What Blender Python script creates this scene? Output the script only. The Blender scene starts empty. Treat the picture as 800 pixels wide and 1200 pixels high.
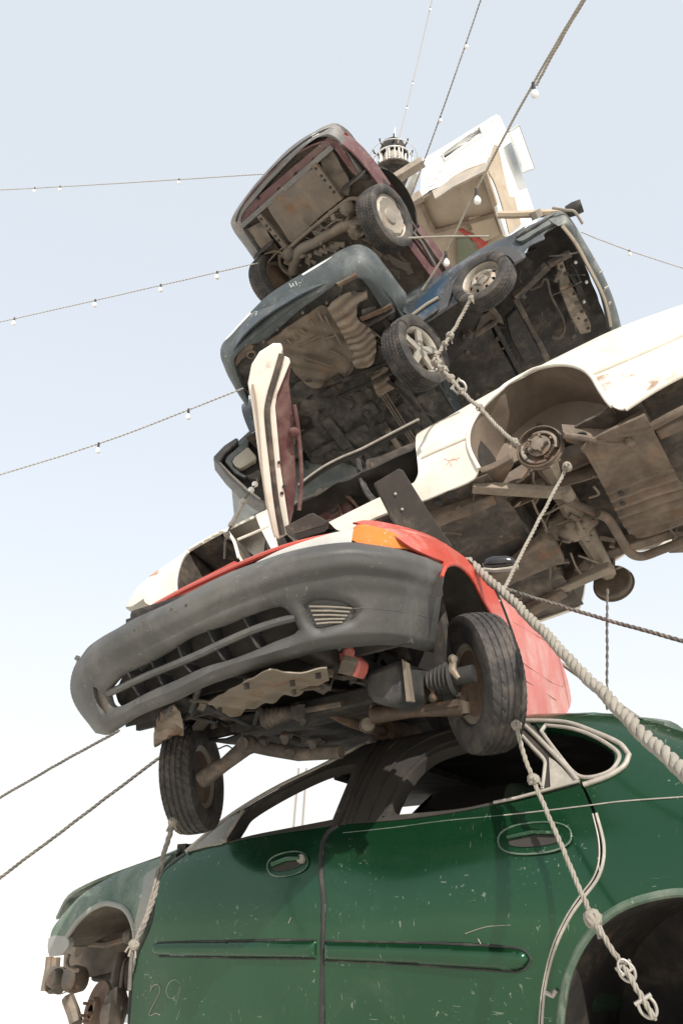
import bpy, math, random
from mathutils import Vector, Matrix, Euler, noise
from mathutils.bvhtree import BVHTree
from mathutils.geometry import delaunay_2d_cdt
random.seed(11)
RAD = math.radians
SC = bpy.context.scene
COL = SC.collection
V = Vector
# ------------------------------------------------------------------ camera
CAMH = 0.75
F = 1000.0
PIT = math.atan(0.51)
CAM = V((0, 0, CAMH))
_c, _s = math.cos(PIT), math.sin(PIT)
def raydir(px, py):
    return V((0, _c, _s)) + V((1, 0, 0)) * ((px - 400) / F) + V((0, -_s, _c)) * (-(py - 600) / F)
def at(px, py, dist):
    return CAM + raydir(px, py).normalized() * dist
CROP = {'A': (420, 120, .4), 'B': (240, 130, .375), 'C': (240, 390, .4), 'D': (460, 340, .425), 'E': (80, 590, .425),
        'F': (380, 590, .4), 'G': (30, 880, .4875), 'H': (400, 800, .5), 'I': (40, 940, .25), 'J': (200, 840, .325),
        'K': (400, 820, .3), 'L': (580, 800, .275), 'M': (580, 980, .275), 'N': (180, 760, .275), 'O': (360, 740, .325),
        'P': (540, 560, .325), 'Q': (260, 130, .275), 'R': (250, 280, .25), 'S': (380, 320, .225), 'T': (320, 420, .3),
        'U': (240, 470, .15), 'V': (500, 230, .3), 'W': (420, 120, .275), 'X': (560, 480, .3)}
def tr(k, *pts):                       # survey points, read off enlargements of the photograph
    x, y, s = CROP[k]
    return [(x + a * s, y + b * s) for a, b in pts]
# ------------------------------------------------------------------ objects
def link(o, parent=None):
    COL.objects.link(o)
    if parent is not None:
        o.parent = parent
    return o
def thing(name, label, cat, M=None, group=None):
    o = bpy.data.objects.new(name, None); COL.objects.link(o)
    o.empty_display_size = .1
    if M is not None: o.matrix_world = M
    tag(o, label, cat, group)
    return o
def tag(o, label=None, cat=None, group=None, kind=None):
    if label: o['label'] = label
    if cat: o['category'] = cat
    if group: o['group'] = group
    if kind: o['kind'] = kind
    return o
def mesh_obj(name, vs, fs, mat, parent=None, smooth=40):
    me = bpy.data.meshes.new(name)
    me.from_pydata([tuple(v) for v in vs], [], fs)
    me.update()
    if smooth:
        me.polygons.foreach_set('use_smooth', [True] * len(me.polygons))
        me.set_sharp_from_angle(angle=RAD(smooth))
    if mat: me.materials.append(mat)
    return link(bpy.data.objects.new(name, me), parent)
class Frame:
    def __init__(s, M):
        s.M = M; s.Mi = M.inverted(); s.R = s.Mi.to_3x3(); s.o = s.Mi @ CAM
    def ray(s, px, py):
        return s.o, (s.R @ raydir(px, py)).normalized()
    def on(s, px, py, ax, val):
        o, d = s.ray(px, py)
        return o + d * ((val - o[ax]) / d[ax])
    def pts(s, pl, ax, val):
        return [s.on(p[0], p[1], ax, val) for p in pl]
class Surf:
    def __init__(s, f, u, v, nu=48, nv=28, flip=False):
        s.f, s.u, s.v, s.nu, s.nv, s.sg = f, u, v, nu, nv, (-1 if flip else 1)
        s.g = [(u[0] + (u[1] - u[0]) * i / nu, v[0] + (v[1] - v[0]) * j / nv) for i in range(nu + 1) for j in range(nv + 1)]
        s.P = [f(*g) for g in s.g]
        w = nv + 1
        fs = [(i * w + j, (i + 1) * w + j, (i + 1) * w + j + 1, i * w + j + 1) for i in range(nu) for j in range(nv)]
        s.bvh = BVHTree.FromPolygons(s.P, fs)
    def n(s, u, v):
        e = .004
        a = s.f(u + e, v) - s.f(u - e, v); b = s.f(u, v + e) - s.f(u, v - e)
        return a.cross(b).normalized() * s.sg
    def uv(s, fr, px, py):
        o, d = fr.ray(px, py)
        hit = s.bvh.ray_cast(o, d)
        a = d.orthogonal().normalized(); b = d.cross(a)
        if hit[0] is None:
            k = min(range(len(s.P)), key=lambda i: -((s.P[i] - o).normalized().dot(d)))
            (u, v), hu, hv = s.g[k], (s.u[1] - s.u[0]) / s.nu, (s.v[1] - s.v[0]) / s.nv
            for _ in range(6):             # beyond the outline: slide to the nearest point of it
                c = [(max(s.u[0], min(s.u[1], u + a_ * hu)), max(s.v[0], min(s.v[1], v + b_ * hv))) for a_ in (-1, -.5, 0, .5, 1) for b_ in (-1, -.5, 0, .5, 1)]
                u, v = max(c, key=lambda q: (s.f(*q) - o).normalized().dot(d)); hu *= .5; hv *= .5
            return (u, v)
        i, j = divmod(hit[2], s.nv)
        u = s.u[0] + (s.u[1] - s.u[0]) * (i + .5) / s.nu; v = s.v[0] + (s.v[1] - s.v[0]) * (j + .5) / s.nv
        e = 1e-3
        for _ in range(6):
            p = s.f(u, v); q = p - o
            r0, r1 = q.dot(a), q.dot(b)
            du = (s.f(u + e, v) - p) / e; dv = (s.f(u, v + e) - p) / e
            m00, m01, m10, m11 = du.dot(a), dv.dot(a), du.dot(b), dv.dot(b)
            det = m00 * m11 - m01 * m10
            if abs(det) < 1e-9: break
            u -= max(-.1, min(.1, (r0 * m11 - r1 * m01) / det)); v -= max(-.1, min(.1, (r1 * m00 - r0 * m10) / det))
        u = max(s.u[0], min(s.u[1], u)); v = max(s.v[0], min(s.v[1], v))
        return (u, v)
    def uvs(s, fr, pl):
        return [s.uv(fr, *p) for p in pl]
    def pt(s, u, v, off=0):
        p = s.f(u, v)
        return p + s.n(u, v) * off if off else p
    def line(s, fr, pl, off=0):
        return [s.pt(*g, off) for g in s.uvs(fr, pl)]
def catmull(pts, n=6, closed=False, corner=55):
    P = [V(p) for p in pts]; N = len(P); out = []
    ca = math.cos(RAD(corner))
    def tan(i):
        if not closed and (i == 0 or i == N - 1): 
            return (P[1] - P[0]) * .5 if i == 0 else (P[-1] - P[-2]) * .5
        a, b = P[i] - P[i - 1], P[(i + 1) % N] - P[i]
        if a.length < 1e-9 or b.length < 1e-9 or a.normalized().dot(b.normalized()) < ca: return None
        return (P[(i + 1) % N] - P[i - 1]) * .5
    T = [tan(i) for i in range(N)]
    for i in range(N if closed else N - 1):
        a, b = P[i], P[(i + 1) % N]; c = b - a
        L = c.length
        t0 = T[i] if T[i] is not None else c; t1 = T[(i + 1) % N] if T[(i + 1) % N] is not None else c
        if t0.length > 1.2 * L and t0.length > 0: t0 = t0 * (1.2 * L / t0.length)
        if t1.length > 1.2 * L and t1.length > 0: t1 = t1 * (1.2 * L / t1.length)
        for k in range(n):
            t = k / n; t2, t3 = t * t, t * t * t
            out.append(a * (2 * t3 - 3 * t2 + 1) + t0 * (t3 - 2 * t2 + t) + b * (3 * t2 - 2 * t3) + t1 * (t3 - t2))
    if not closed: out.append(P[-1])
    return out
def resample(pl, h, closed=True):
    out = []; N = len(pl)
    for i in range(N if closed else N - 1):
        a, b = V(pl[i]), V(pl[(i + 1) % N])
        k = max(1, int(math.ceil((b - a).length / h)))
        for j in range(k): out.append(a + (b - a) * (j / k))
    if not closed: out.append(V(pl[-1]))
    return out
def inside(p, poly):
    x, y = p; c = False; j = len(poly) - 1
    for i in range(len(poly)):
        xi, yi = poly[i]; xj, yj = poly[j]
        if (yi > y) != (yj > y) and x < (xj - xi) * (y - yi) / (yj - yi) + xi: c = not c
        j = i
    return c
def fill2d(outer, holes, h):
    loops = [[V((p[0], p[1])) for p in resample(outer, h)]] + [[V((p[0], p[1])) for p in resample(q, h)] for q in holes]
    pts = []; edges = []
    for lp in loops:
        b = len(pts); pts += lp
        edges += [(b + i, b + (i + 1) % len(lp)) for i in range(len(lp))]
    nb = list(pts)
    x0, x1 = min(p.x for p in loops[0]), max(p.x for p in loops[0]); y0, y1 = min(p.y for p in loops[0]), max(p.y for p in loops[0])
    cell = {}
    for p in nb: cell.setdefault((int(p.x // h), int(p.y // h)), []).append(p)
    tl = [[tuple(p) for p in lp] for lp in loops]
    ny = int((y1 - y0) / h) + 1; nx = int((x1 - x0) / h) + 1
    for j in range(ny):
        for i in range(nx + 1):
            p = V((x0 + (i + (.5 if j % 2 else 0)) * h, y0 + (j + .5) * h))
            ci, cj = int(p.x // h), int(p.y // h)
            if any((q - p).length < .55 * h for a in (-1, 0, 1) for b in (-1, 0, 1) for q in cell.get((ci + a, cj + b), ())): continue
            if not inside(p, tl[0]) or any(inside(p, q) for q in tl[1:]): continue
            pts.append(p)
    vo, eo, fo = delaunay_2d_cdt(pts, edges, [], 0, 1e-5)[:3]
    fs = []
    for f in fo:
        c = sum((vo[i] for i in f), V((0, 0))) / len(f)
        if inside(c, tl[0]) and not any(inside(c, q) for q in tl[1:]): fs.append(tuple(f))
    return vo, fs
def sheet(name, srf, outer, holes=(), h=.04, th=.008, mat=None, parent=None, off=0, disp=None, smooth=35):
    """a sheet-metal panel: outline (and openings) in the surface's own coordinates"""
    vo, fs = fill2d(outer, list(holes), h)
    used = sorted({i for f in fs for i in f}); ix = {k: i for i, k in enumerate(used)}
    fs = [tuple(ix[i] for i in f) for f in fs]
    top, bot = [], []
    for k in used:
        u, v = vo[k]
        p = srf.f(u, v); nn = srf.n(u, v)
        o = off + (disp(u, v) if disp else 0)
        top.append(p + nn * o); bot.append(p + nn * (o - th))
    if not fs: return mesh_obj(name, [], [], mat, parent)
    a, b, c = (top[i] for i in fs[0][:3])
    u, v = vo[used[fs[0][0]]]
    if (b - a).cross(c - a).dot(srf.n(u, v)) < 0: fs = [tuple(reversed(f)) for f in fs]
    n = len(top); allf = list(fs) + [tuple(i + n for i in reversed(f)) for f in fs]
    ed = {}
    for f in fs:
        for i in range(len(f)): ed[(f[i], f[(i + 1) % len(f)])] = 1
    for (i, j) in ed:
        if (j, i) not in ed: allf.append((j, i, i + n, j + n))
    return mesh_obj(name, top + bot, allf, mat, parent, smooth)
def panel(name, fr, srf, outer, holes=(), sm=True, **k):
    """same, outline given as survey points"""
    if sm:
        outer = catmull(outer, 4, True); holes = [catmull(q, 4, True) for q in holes]
    return sheet(name, srf, srf.uvs(fr, outer), [srf.uvs(fr, q) for q in holes], **k)
def inset(pl, k):
    c = sum((V(p) for p in pl), V((0, 0))) / len(pl)
    return [tuple(c + (V(p) - c) * k) for p in pl]
EACH = set('pillar drain_hole bolt_hole_or_glint panel_hole tank_hole rail_hole seat_frame_hole scratch scuff clip bolt spring_seat underside_fitting hose brake_line pressed_rib bumper_clip torsion_bush cabin_wiring inner_wing_or_sky_plate sill wiring_loom chassis_rail frame_rail headlamp_bracket tie_wire body_crease torn_bracket shock_absorber'.split())
class MB:
    def __init__(s): s.v = []; s.f = []
    def add(s, vs, fs):
        b = len(s.v); s.v += [V(x) for x in vs]; s.f += [tuple(i + b for i in f) for f in fs]; return s
    def tube(s, pts, r, n=8, closed=False, sm=0, flat=None):
        P = [V(p) for p in pts]
        if sm: P = catmull(P, sm, closed, 100)
        P = [p for i, p in enumerate(P) if i == 0 or (p - P[i - 1]).length > 1e-5]
        N = len(P); rs = r if isinstance(r, (list, tuple)) else None
        t = (P[1] - P[0]).normalized(); a = t.orthogonal().normalized()
        vs = []
        for i in range(N):
            if closed: tt = (P[(i + 1) % N] - P[i - 1]).normalized()
            else: tt = ((P[min(i + 1, N - 1)] - P[max(i - 1, 0)])).normalized()
            a = a - tt * a.dot(tt)
            a = a.normalized() if a.length > 1e-6 else tt.orthogonal().normalized()
            b = tt.cross(a)
            if rs: k = i / max(1, N - 1) * (len(rs) - 1); m = int(min(k, len(rs) - 2)) if len(rs) > 1 else 0; rr = rs[m] + (rs[min(m + 1, len(rs) - 1)] - rs[m]) * (k - m)
            else: rr = r
            for j in range(n):
                th = 2 * math.pi * j / n + math.pi / n
                vs.append(P[i] + a * (rr * math.cos(th)) + b * (rr * (flat or 1) * math.sin(th)))
        fs = []
        for i in range(N if closed else N - 1):
            i2 = (i + 1) % N
            for j in range(n): fs.append((i * n + j, i * n + (j + 1) % n, i2 * n + (j + 1) % n, i2 * n + j))
        if not closed: fs += [tuple(reversed(range(n))), tuple((N - 1) * n + j for j in range(n))]
        return s.add(vs, fs)
    def box(s, c, size, M=None):
        x, y, z = (q / 2 for q in size)
        vs = [V((a * x, b * y, d * z)) for a in (-1, 1) for b in (-1, 1) for d in (-1, 1)]
        if M is not None: vs = [M @ q for q in vs]
        c = V(c)
        return s.add([q + c for q in vs], [(0, 1, 3, 2), (4, 6, 7, 5), (0, 4, 5, 1), (2, 3, 7, 6), (0, 2, 6, 4), (1, 5, 7, 3)])
    def beam(s, a, b, w, h, up=(0, 0, 1), w2=None, h2=None):
        a, b = V(a), V(b); t = (b - a).normalized(); up = V(up)
        x = t.cross(up); x = x.normalized() if x.length > 1e-5 else t.orthogonal().normalized(); y = x.cross(t)
        w2 = w2 or w; h2 = h2 or h
        vs = [a + x * (i * w / 2) + y * (j * h / 2) for i, j in ((-1, -1), (1, -1), (1, 1), (-1, 1))] + [b + x * (i * w2 / 2) + y * (j * h2 / 2) for i, j in ((-1, -1), (1, -1), (1, 1), (-1, 1))]
        return s.add(vs, [(3, 2, 1, 0), (4, 5, 6, 7), (0, 1, 5, 4), (1, 2, 6, 5), (2, 3, 7, 6), (3, 0, 4, 7)])
    def lathe(s, prof, c=(0, 0, 0), axis=(0, 1, 0), n=32, fn=None):
        ax = V(axis).normalized(); a = ax.orthogonal().normalized()
        if abs(ax.y) > .9: a = V((1, 0, 0)); a = (a - ax * a.dot(ax)).normalized()
        b = ax.cross(a); c = V(c); vs = []; m = len(prof)
        for k in range(n):
            th = 2 * math.pi * k / n; d = a * math.cos(th) + b * math.sin(th)
            for i, (r, h) in enumerate(prof):
                if fn: r = r + fn(k, i, th, r, h)
                vs.append(c + d * r + ax * h)
        fs = []
        for k in range(n):
            k2 = (k + 1) % n
            for i in range(m - 1): fs.append((k * m + i, k * m + i + 1, k2 * m + i + 1, k2 * m + i))
        return s.add(vs, fs)
    def cyl(s, a, b, r, n=16, r2=None):
        a, b = V(a), V(b); L = (b - a).length; r2 = r if r2 is None else r2
        return s.lathe([(0, 0), (r, 0), (r2, L), (0, L)], a, b - a, n)
    def ball(s, c, r, n=10, sc=(1, 1, 1), seed=None, amp=0):
        vs = []; fs = []; m = n // 2 + 1; c = V(c)
        for i in range(m + 1):
            ph = math.pi * i / m
            for j in range(n):
                th = 2 * math.pi * j / n
                d = V((math.sin(ph) * math.cos(th), math.sin(ph) * math.sin(th), math.cos(ph)))
                rr = r * (1 + (amp * noise.noise(d * 2.3 + V((seed, 0, 0))) if amp else 0))
                vs.append(c + V((d.x * sc[0], d.y * sc[1], d.z * sc[2])) * rr)
        for i in range(m):
            for j in range(n): fs.append((i * n + j, (i + 1) * n + j, (i + 1) * n + (j + 1) % n, i * n + (j + 1) % n))
        return s.add(vs, fs)
    def helix(s, a, b, R, r, turns, n=6, seg=14):
        a, b = V(a), V(b); t = (b - a).normalized(); x = t.orthogonal().normalized(); y = t.cross(x)
        N = int(turns * seg)
        return s.tube([a + (b - a) * (i / N) + x * (R * math.cos(2 * math.pi * turns * i / N)) + y * (R * math.sin(2 * math.pi * turns * i / N)) for i in range(N + 1)], r, n)
    def slab(s, poly, d):
        """planar polygon of 3-D points pushed along d"""
        P = [V(p) for p in poly]; d = V(d); n = len(P)
        nrm = V((0, 0, 0))
        for i in range(n): nrm += P[i].cross(P[(i + 1) % n])
        fs = [tuple(range(n)), tuple(reversed(range(n, 2 * n)))] + [((i + 1) % n, i, i + n, (i + 1) % n + n) for i in range(n)]
        if nrm.dot(d) > 0: fs = [tuple(reversed(f)) for f in fs]
        return s.add(P + [p + d for p in P], fs)
    def build(s, name, mat, parent=None, smooth=40, bevel=0):
        if name in EACH:                    # countable little pieces: every one an object of its own
            par = list(range(len(s.v)))
            def root(i):
                while par[i] != i: par[i] = par[par[i]]; i = par[i]
                return i
            for f in s.f:
                for i in f[1:]: par[root(i)] = root(f[0])
            comp = {}
            for f in s.f: comp.setdefault(root(f[0]), []).append(f)
            if len(comp) > 1:
                for fl in comp.values():
                    used = sorted({i for f in fl for i in f}); ix = {k: i for i, k in enumerate(used)}; q = MB()
                    q.v = [s.v[i] for i in used]; q.f = [tuple(ix[i] for i in f) for f in fl]
                    o = q._build(name, mat, parent, smooth, bevel)
                return o
        return s._build(name, mat, parent, smooth, bevel)
    def _build(s, name, mat, parent=None, smooth=40, bevel=0):
        o = mesh_obj(name, s.v, s.f, mat, parent, smooth)
        if bevel:
            m = o.modifiers.new('bevel', 'BEVEL'); m.width = bevel; m.segments = 2; m.limit_method = 'ANGLE'; m.angle_limit = RAD(40)
        return o
def loftsurf(stations, x0=None, x1=None, flip=False, sgn=1, nu=60, nv=40):
    """stations: [(x, [(y,z)...])] -> smooth surface, u = x, v = running length (metres, from station of middle index)"""
    st = sorted(stations, key=lambda q: q[0]); n = len(st[0][1]); xs = [q[0] for q in st]
    mid = st[len(st) // 2][1]
    cum = [0]
    for i in range(1, n): cum.append(cum[-1] + math.hypot(mid[i][0] - mid[i - 1][0], mid[i][1] - mid[i - 1][1]))
    def h(p0, p1, p2, p3, t):
        return p1 + .5 * t * (p2 - p0 + t * (2 * p0 - 5 * p1 + 4 * p2 - p3 + t * (3 * (p1 - p2) + p3 - p0)))
    def sec(k, v):
        i = 0
        while i < n - 2 and v > cum[i + 1]: i += 1
        t = (v - cum[i]) / (cum[i + 1] - cum[i]); t = max(-.2, min(1.2, t)); q = st[k][1]
        a, b, c, d = q[max(0, i - 1)], q[i], q[i + 1], q[min(n - 1, i + 2)]
        return h(a[0], b[0], c[0], d[0], t), h(a[1], b[1], c[1], d[1], t)
    def f(u, v):
        k = 0
        while k < len(xs) - 2 and u > xs[k + 1]: k += 1
        t = (u - xs[k]) / (xs[k + 1] - xs[k])
        S = [sec(j, v) for j in (max(0, k - 1), k, k + 1, min(len(xs) - 1, k + 2))]
        # non-uniform stations: finite-difference tangents
        def herm(q):
            m1 = (S[2][q] - S[0][q]) / max(1e-6, xs[k + 1] - xs[max(0, k - 1)]) * (xs[k + 1] - xs[k])
            m2 = (S[3][q] - S[1][q]) / max(1e-6, xs[min(len(xs) - 1, k + 2)] - xs[k]) * (xs[k + 1] - xs[k])
            t2, t3 = t * t, t * t * t
            return S[1][q] * (2 * t3 - 3 * t2 + 1) + m1 * (t3 - 2 * t2 + t) + S[2][q] * (3 * t2 - 2 * t3) + m2 * (t3 - t2)
        return V((u, sgn * herm(0), herm(1)))
    s = Surf(f, (xs[0] if x0 is None else x0, xs[-1] if x1 is None else x1), (0, cum[-1]), nu, nv, flip)
    s.cum = cum
    return s
def arcsurf(plan, prof, flip=False, nu=60, nv=24):
    """bumper-like skin: plan = [(x,y)...] curve, prof = [(z, out)...]; u = metres along plan, v = metres along profile"""
    C = catmull(plan, 8, False, 100); cu = [0]
    for i in range(1, len(C)): cu.append(cu[-1] + (C[i] - C[i - 1]).length)
    Pf = catmull([(z, o) for z, o in prof], 6, False, 100); cv = [0]
    for i in range(1, len(Pf)): cv.append(cv[-1] + (Pf[i] - Pf[i - 1]).length)
    def ev(A, c, t):
        i = 0
        while i < len(A) - 2 and t > c[i + 1]: i += 1
        k = (t - c[i]) / (c[i + 1] - c[i])
        return A[i] + (A[i + 1] - A[i]) * k
    L = cu[-1]
    def f(u, v):
        p = ev(C, cu, u)
        t = (ev(C, cu, min(L, u + .06)) - ev(C, cu, max(0, u - .06))).normalized()
        z, o = ev(Pf, cv, v)
        return V((p.x + t.y * o, p.y - t.x * o, z))
    return Surf(f, (0, L), (0, cv[-1]), nu, nv, flip)
def flat(z, x=(-3, 3), y=(-1.2, 1.2), flip=True):
    return Surf(lambda u, v: V((u, v, z)), x, y, 2, 2, flip)
# ------------------------------------------------------------------ materials
_m = {}
def mat(name, col, rough=.5, metal=0., dust=.3, dcol=(.34, .29, .23), dscale=3., scratch=0., scol=(.6, .58, .52), rust=0., coat=0., bump=.15, bscale=30., var=.12, alpha=1., trans=0.):
    if name in _m: return _m[name]
    m = bpy.data.materials.new(name); m.use_nodes = True; nt = m.node_tree; N = nt.nodes; L = nt.links
    b = N['Principled BSDF']
    tc = N.new('ShaderNodeTexCoord')
    def noi(sc, det=6, ro=.6, dist=0., vec=None):
        t = N.new('ShaderNodeTexNoise'); t.inputs['Scale'].default_value = sc; t.inputs['Detail'].default_value = det; t.inputs['Roughness'].default_value = ro; t.inputs['Distortion'].default_value = dist
        L.new(vec or tc.outputs['Object'], t.inputs['Vector']); return t.outputs['Fac']
    def ramp(fac, a, c):
        r = N.new('ShaderNodeMapRange'); r.interpolation_type = 'SMOOTHSTEP'; r.inputs['From Min'].default_value = a; r.inputs['From Max'].default_value = c
        L.new(fac, r.inputs['Value']); return r.outputs['Result']
    def mul(a, k):
        q = N.new('ShaderNodeMath'); q.operation = 'MULTIPLY'; L.new(a, q.inputs[0])
        if isinstance(k, (int, float)): q.inputs[1].default_value = k
        else: L.new(k, q.inputs[1])
        return q.outputs[0]
    def mix(fac, a, c):
        q = N.new('ShaderNodeMix'); q.data_type = 'RGBA'
        if isinstance(fac, (int, float)): q.inputs[0].default_value = fac
        else: L.new(fac, q.inputs[0])
        for i, x in ((6, a), (7, c)):
            if isinstance(x, tuple): q.inputs[i].default_value = (*x, 1)
            else: L.new(x, q.inputs[i])
        return q.outputs[2]
    lo = tuple(max(0, c * (1 - var * 1.6)) for c in col); hi = tuple(min(1, c * (1 + var)) for c in col)
    c = mix(noi(dscale * 1.7, 4), lo, hi)
    r = None
    if rust:
        rf = mul(ramp(noi(dscale * 1.3, 8, .7), .62 - .3 * rust, .72 - .2 * rust), min(1, .5 + rust * .5))
        c = mix(rf, c, mix(noi(dscale * 9, 5), (.10, .045, .022), (.26, .12, .05)))
    if dust:
        df = mul(ramp(noi(dscale, 9, .68, .4), .58 - .35 * dust, .82 - .2 * dust), min(1, .35 + .6 * dust))
        c = mix(df, c, mix(noi(dscale * 6, 4), tuple(k * .8 for k in dcol), tuple(k * 1.15 for k in dcol)))
    if scratch:
        tot = None
        for k, (rot, st) in enumerate((((.3, .2, .5), (60, 9, 9)), ((.5, 1.2, .2), (10, 9, 62)), ((.7, .3, 1.4), (44, 7, 14)))):
            mp = N.new('ShaderNodeMapping'); mp.inputs['Rotation'].default_value = rot; mp.inputs['Scale'].default_value = st; mp.inputs['Location'].default_value = (k * 3.1, k, 0)
            L.new(tc.outputs['Object'], mp.inputs['Vector'])
            sf = mul(ramp(noi(1.6, 3, .5, .3, mp.outputs[0]), .69, .715), ramp(noi(2.2 + k, 3), .5, .62))
            if tot is None: tot = sf
            else:
                q = N.new('ShaderNodeMath'); q.operation = 'MAXIMUM'; L.new(tot, q.inputs[0]); L.new(sf, q.inputs[1]); tot = q.outputs[0]
        chips = ramp(noi(60, 3, .5), .66, .69)
        q = N.new('ShaderNodeMath'); q.operation = 'MAXIMUM'; L.new(tot, q.inputs[0]); L.new(mul(chips, ramp(noi(3.3, 3), .52, .62)), q.inputs[1])
        c = mix(mul(q.outputs[0], scratch), c, scol)
    L.new(c, b.inputs['Base Color'])
    b.inputs['Metallic'].default_value = metal
    rr = N.new('ShaderNodeMapRange'); rr.inputs['To Min'].default_value = max(.03, rough - .12); rr.inputs['To Max'].default_value = min(1, rough + .22 + .2 * dust)
    L.new(noi(dscale * 2.3, 7, .65), rr.inputs['Value']); L.new(rr.outputs[0], b.inputs['Roughness'])
    if coat: b.inputs['Coat Weight'].default_value = coat; b.inputs['Coat Roughness'].default_value = .12
    if trans: b.inputs['Transmission Weight'].default_value = trans
    if alpha < 1: b.inputs['Alpha'].default_value = alpha
    if bump:
        bp = N.new('ShaderNodeBump'); bp.inputs['Strength'].default_value = bump; bp.inputs['Distance'].default_value = .006
        L.new(noi(bscale, 8, .62), bp.inputs['Height']); L.new(bp.outputs[0], b.inputs['Normal'])
    _m[name] = m
    return m
DUST = (.36, .30, .235)
M_green = mat('green_paint', (.010, .060, .024), .20, .62, .1, (.09, .13, .09), 2.2, .5, (.34, .36, .29), coat=.4, bump=.22, bscale=3.2)
M_greenfade = mat('faded_green_paint', (.035, .085, .05), .5, .2, .6, (.24, .26, .21), 3.0, .8, (.5, .5, .44), coat=.2, bump=.05)
M_primer = mat('grey_primer', (.23, .235, .21), .6, 0, .4, DUST, 4, .6)
M_alu = mat('worn_trim_and_highlight', (.33, .30, .26), .5, .3, .5, (.5, .45, .38), 14, .7, bump=.3)
M_darkin = mat('dark_interior', (.028, .024, .02), .8, 0, .35, (.10, .08, .062), 4, bump=.3)
M_black = mat('black_rubber', (.02, .019, .018), .7, 0, .35, (.14, .12, .1), 6, bump=.2)
M_tyre = mat('tyre_rubber', (.026, .024, .023), .72, 0, .55, (.12, .10, .083), 7, bump=.25, bscale=60)
M_under = mat('undercoat', (.05, .042, .035), .7, .15, .5, (.20, .155, .115), 6, rust=.12, var=.35, bump=.5, bscale=22)
M_dark_under = mat('dark_undercoat', (.02, .017, .015), .7, .1, .38, (.12, .09, .066), 6, rust=.06, var=.35, bump=.5, bscale=22)
M_steel = mat('dusty_steel', (.14, .12, .10), .55, .45, .55, (.27, .215, .16), 7, rust=.35, bump=.4)
M_rust = mat('rusty_steel', (.11, .07, .048), .75, .25, .45, (.24, .18, .125), 8, rust=.3, bump=.5)
M_shield = mat('heat_shield', (.20, .165, .13), .5, .5, .5, (.28, .22, .16), 5, rust=.25, bump=.5, bscale=18)
M_grey_plastic = mat('grey_bumper_plastic', (.058, .056, .052), .5, 0, .5, (.135, .128, .115), 2.2, .4, (.22, .21, .19), bump=.22, bscale=45, var=.3)
M_red = mat('red_paint', (.46, .055, .032), .35, 0, .3, (.5, .3, .24), 3, .5, (.6, .45, .4), coat=.4, bump=.03)
M_redpink = mat('pinkish_red_paint', (.47, .125, .10), .5, 0, .5, (.52, .36, .31), 3, .4, (.65, .5, .46), coat=.2, bump=.06)  # pink of the sunlit, reflecting door is put into this paint colour
M_lens = mat('orange_lens', (.74, .20, .02), .22, 0, .25, (.5, .3, .15), 6, .5, coat=.6, bump=.05)
M_lamp = mat('hazed_headlight', (.60, .60, .57), .3, 0, .5, (.42, .40, .36), 4, .5, coat=.4, bump=.05)
M_rope = mat('pale_rope', (.27, .245, .205), .95, 0, .55, (.19, .16, .125), 12, bump=.6, bscale=90)
M_cable = mat('steel_cable', (.15, .135, .12), .5, .5, .5, (.3, .26, .21), 14, bump=.5, bscale=120)
M_white = mat('cream_paint', (.70, .655, .57), .38, 0, .5, (.50, .42, .32), 2.5, .25, (.4, .3, .2), rust=.06, coat=.3, bump=.03)
M_bulb = mat('bulb_glass', (.72, .72, .68), .15, 0, .2, (.6, .57, .5), 8, coat=.5, bump=0)
M_hub = mat('wheel_metal', (.26, .235, .20), .5, .45, .6, (.34, .28, .21), 9, rust=.3, bump=.3)
M_alloy = mat('alloy_wheel', (.42, .39, .34), .42, .55, .5, (.42, .36, .28), 9, bump=.15)
# ------------------------------------------------------------------ wheels and running gear (built once per style, then copied)
_wcache = {}
def tyre_mesh(Rr, W, rim, tread):
    k = ('t', Rr, W, rim, tread)
    if k in _wcache: return _wcache[k]
    h = W / 2; nt = 34
    side = [(rim - .006, -h * .70), (rim + .004, -h * .86), (rim + (Rr - rim) * .3, -h * 1.0), (rim + (Rr - rim) * .55, -h * 1.03), (rim + (Rr - rim) * .8, -h * .97), (rim + (Rr - rim) * .92, -h * .90)]
    tr_ = [(Rr - .010 * abs(t) ** 3.5, h * .84 * t) for t in (-1 + 2 * i / nt for i in range(nt + 1))]
    prof = side + tr_ + [(r, -y) for r, y in reversed(side)]
    s0, s1 = len(side), len(side) + nt
    def fn(kk, i, th, r, y):
        if i < s0 or i > s1: 
            return .0022 * math.cos(th * 60) if i in (s0 - 1, s1 + 1) else 0
        t = y / (h * .84); d = 0
        for g in (-.62, -.22, .22, .62):
            if abs(t - g) < .045: d = .007
        q = kk * 1.0
        if tread == 0:
            z = (q + 7 * t * (1 if t > 0 else -1)) % 5
            if z < 1.0 and (.28 < abs(t) < .56 or abs(t) > .7): d = max(d, .0055)
        elif tread == 1:
            z = (q + (6 * t)) % 4
            if z < 1.2 and abs(t) > .26: d = max(d, .0055)
            if (q - 6 * t) % 8 < 1.2 and abs(t) < .2: d = max(d, .0055)
        else:
            z = (q + 3 * t) % 3
            if z < 1.0: d = max(d, .0055)
        return -d
    n = {0: 180, 1: 176, 2: 180}[tread]
    m = MB().lathe(prof, n=n, fn=fn)
    b = mesh_obj('tyre', m.v, m.f, M_tyre, None, 30); me = b.data; bpy.data.objects.remove(b)
    _wcache[k] = me
    return me
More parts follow.
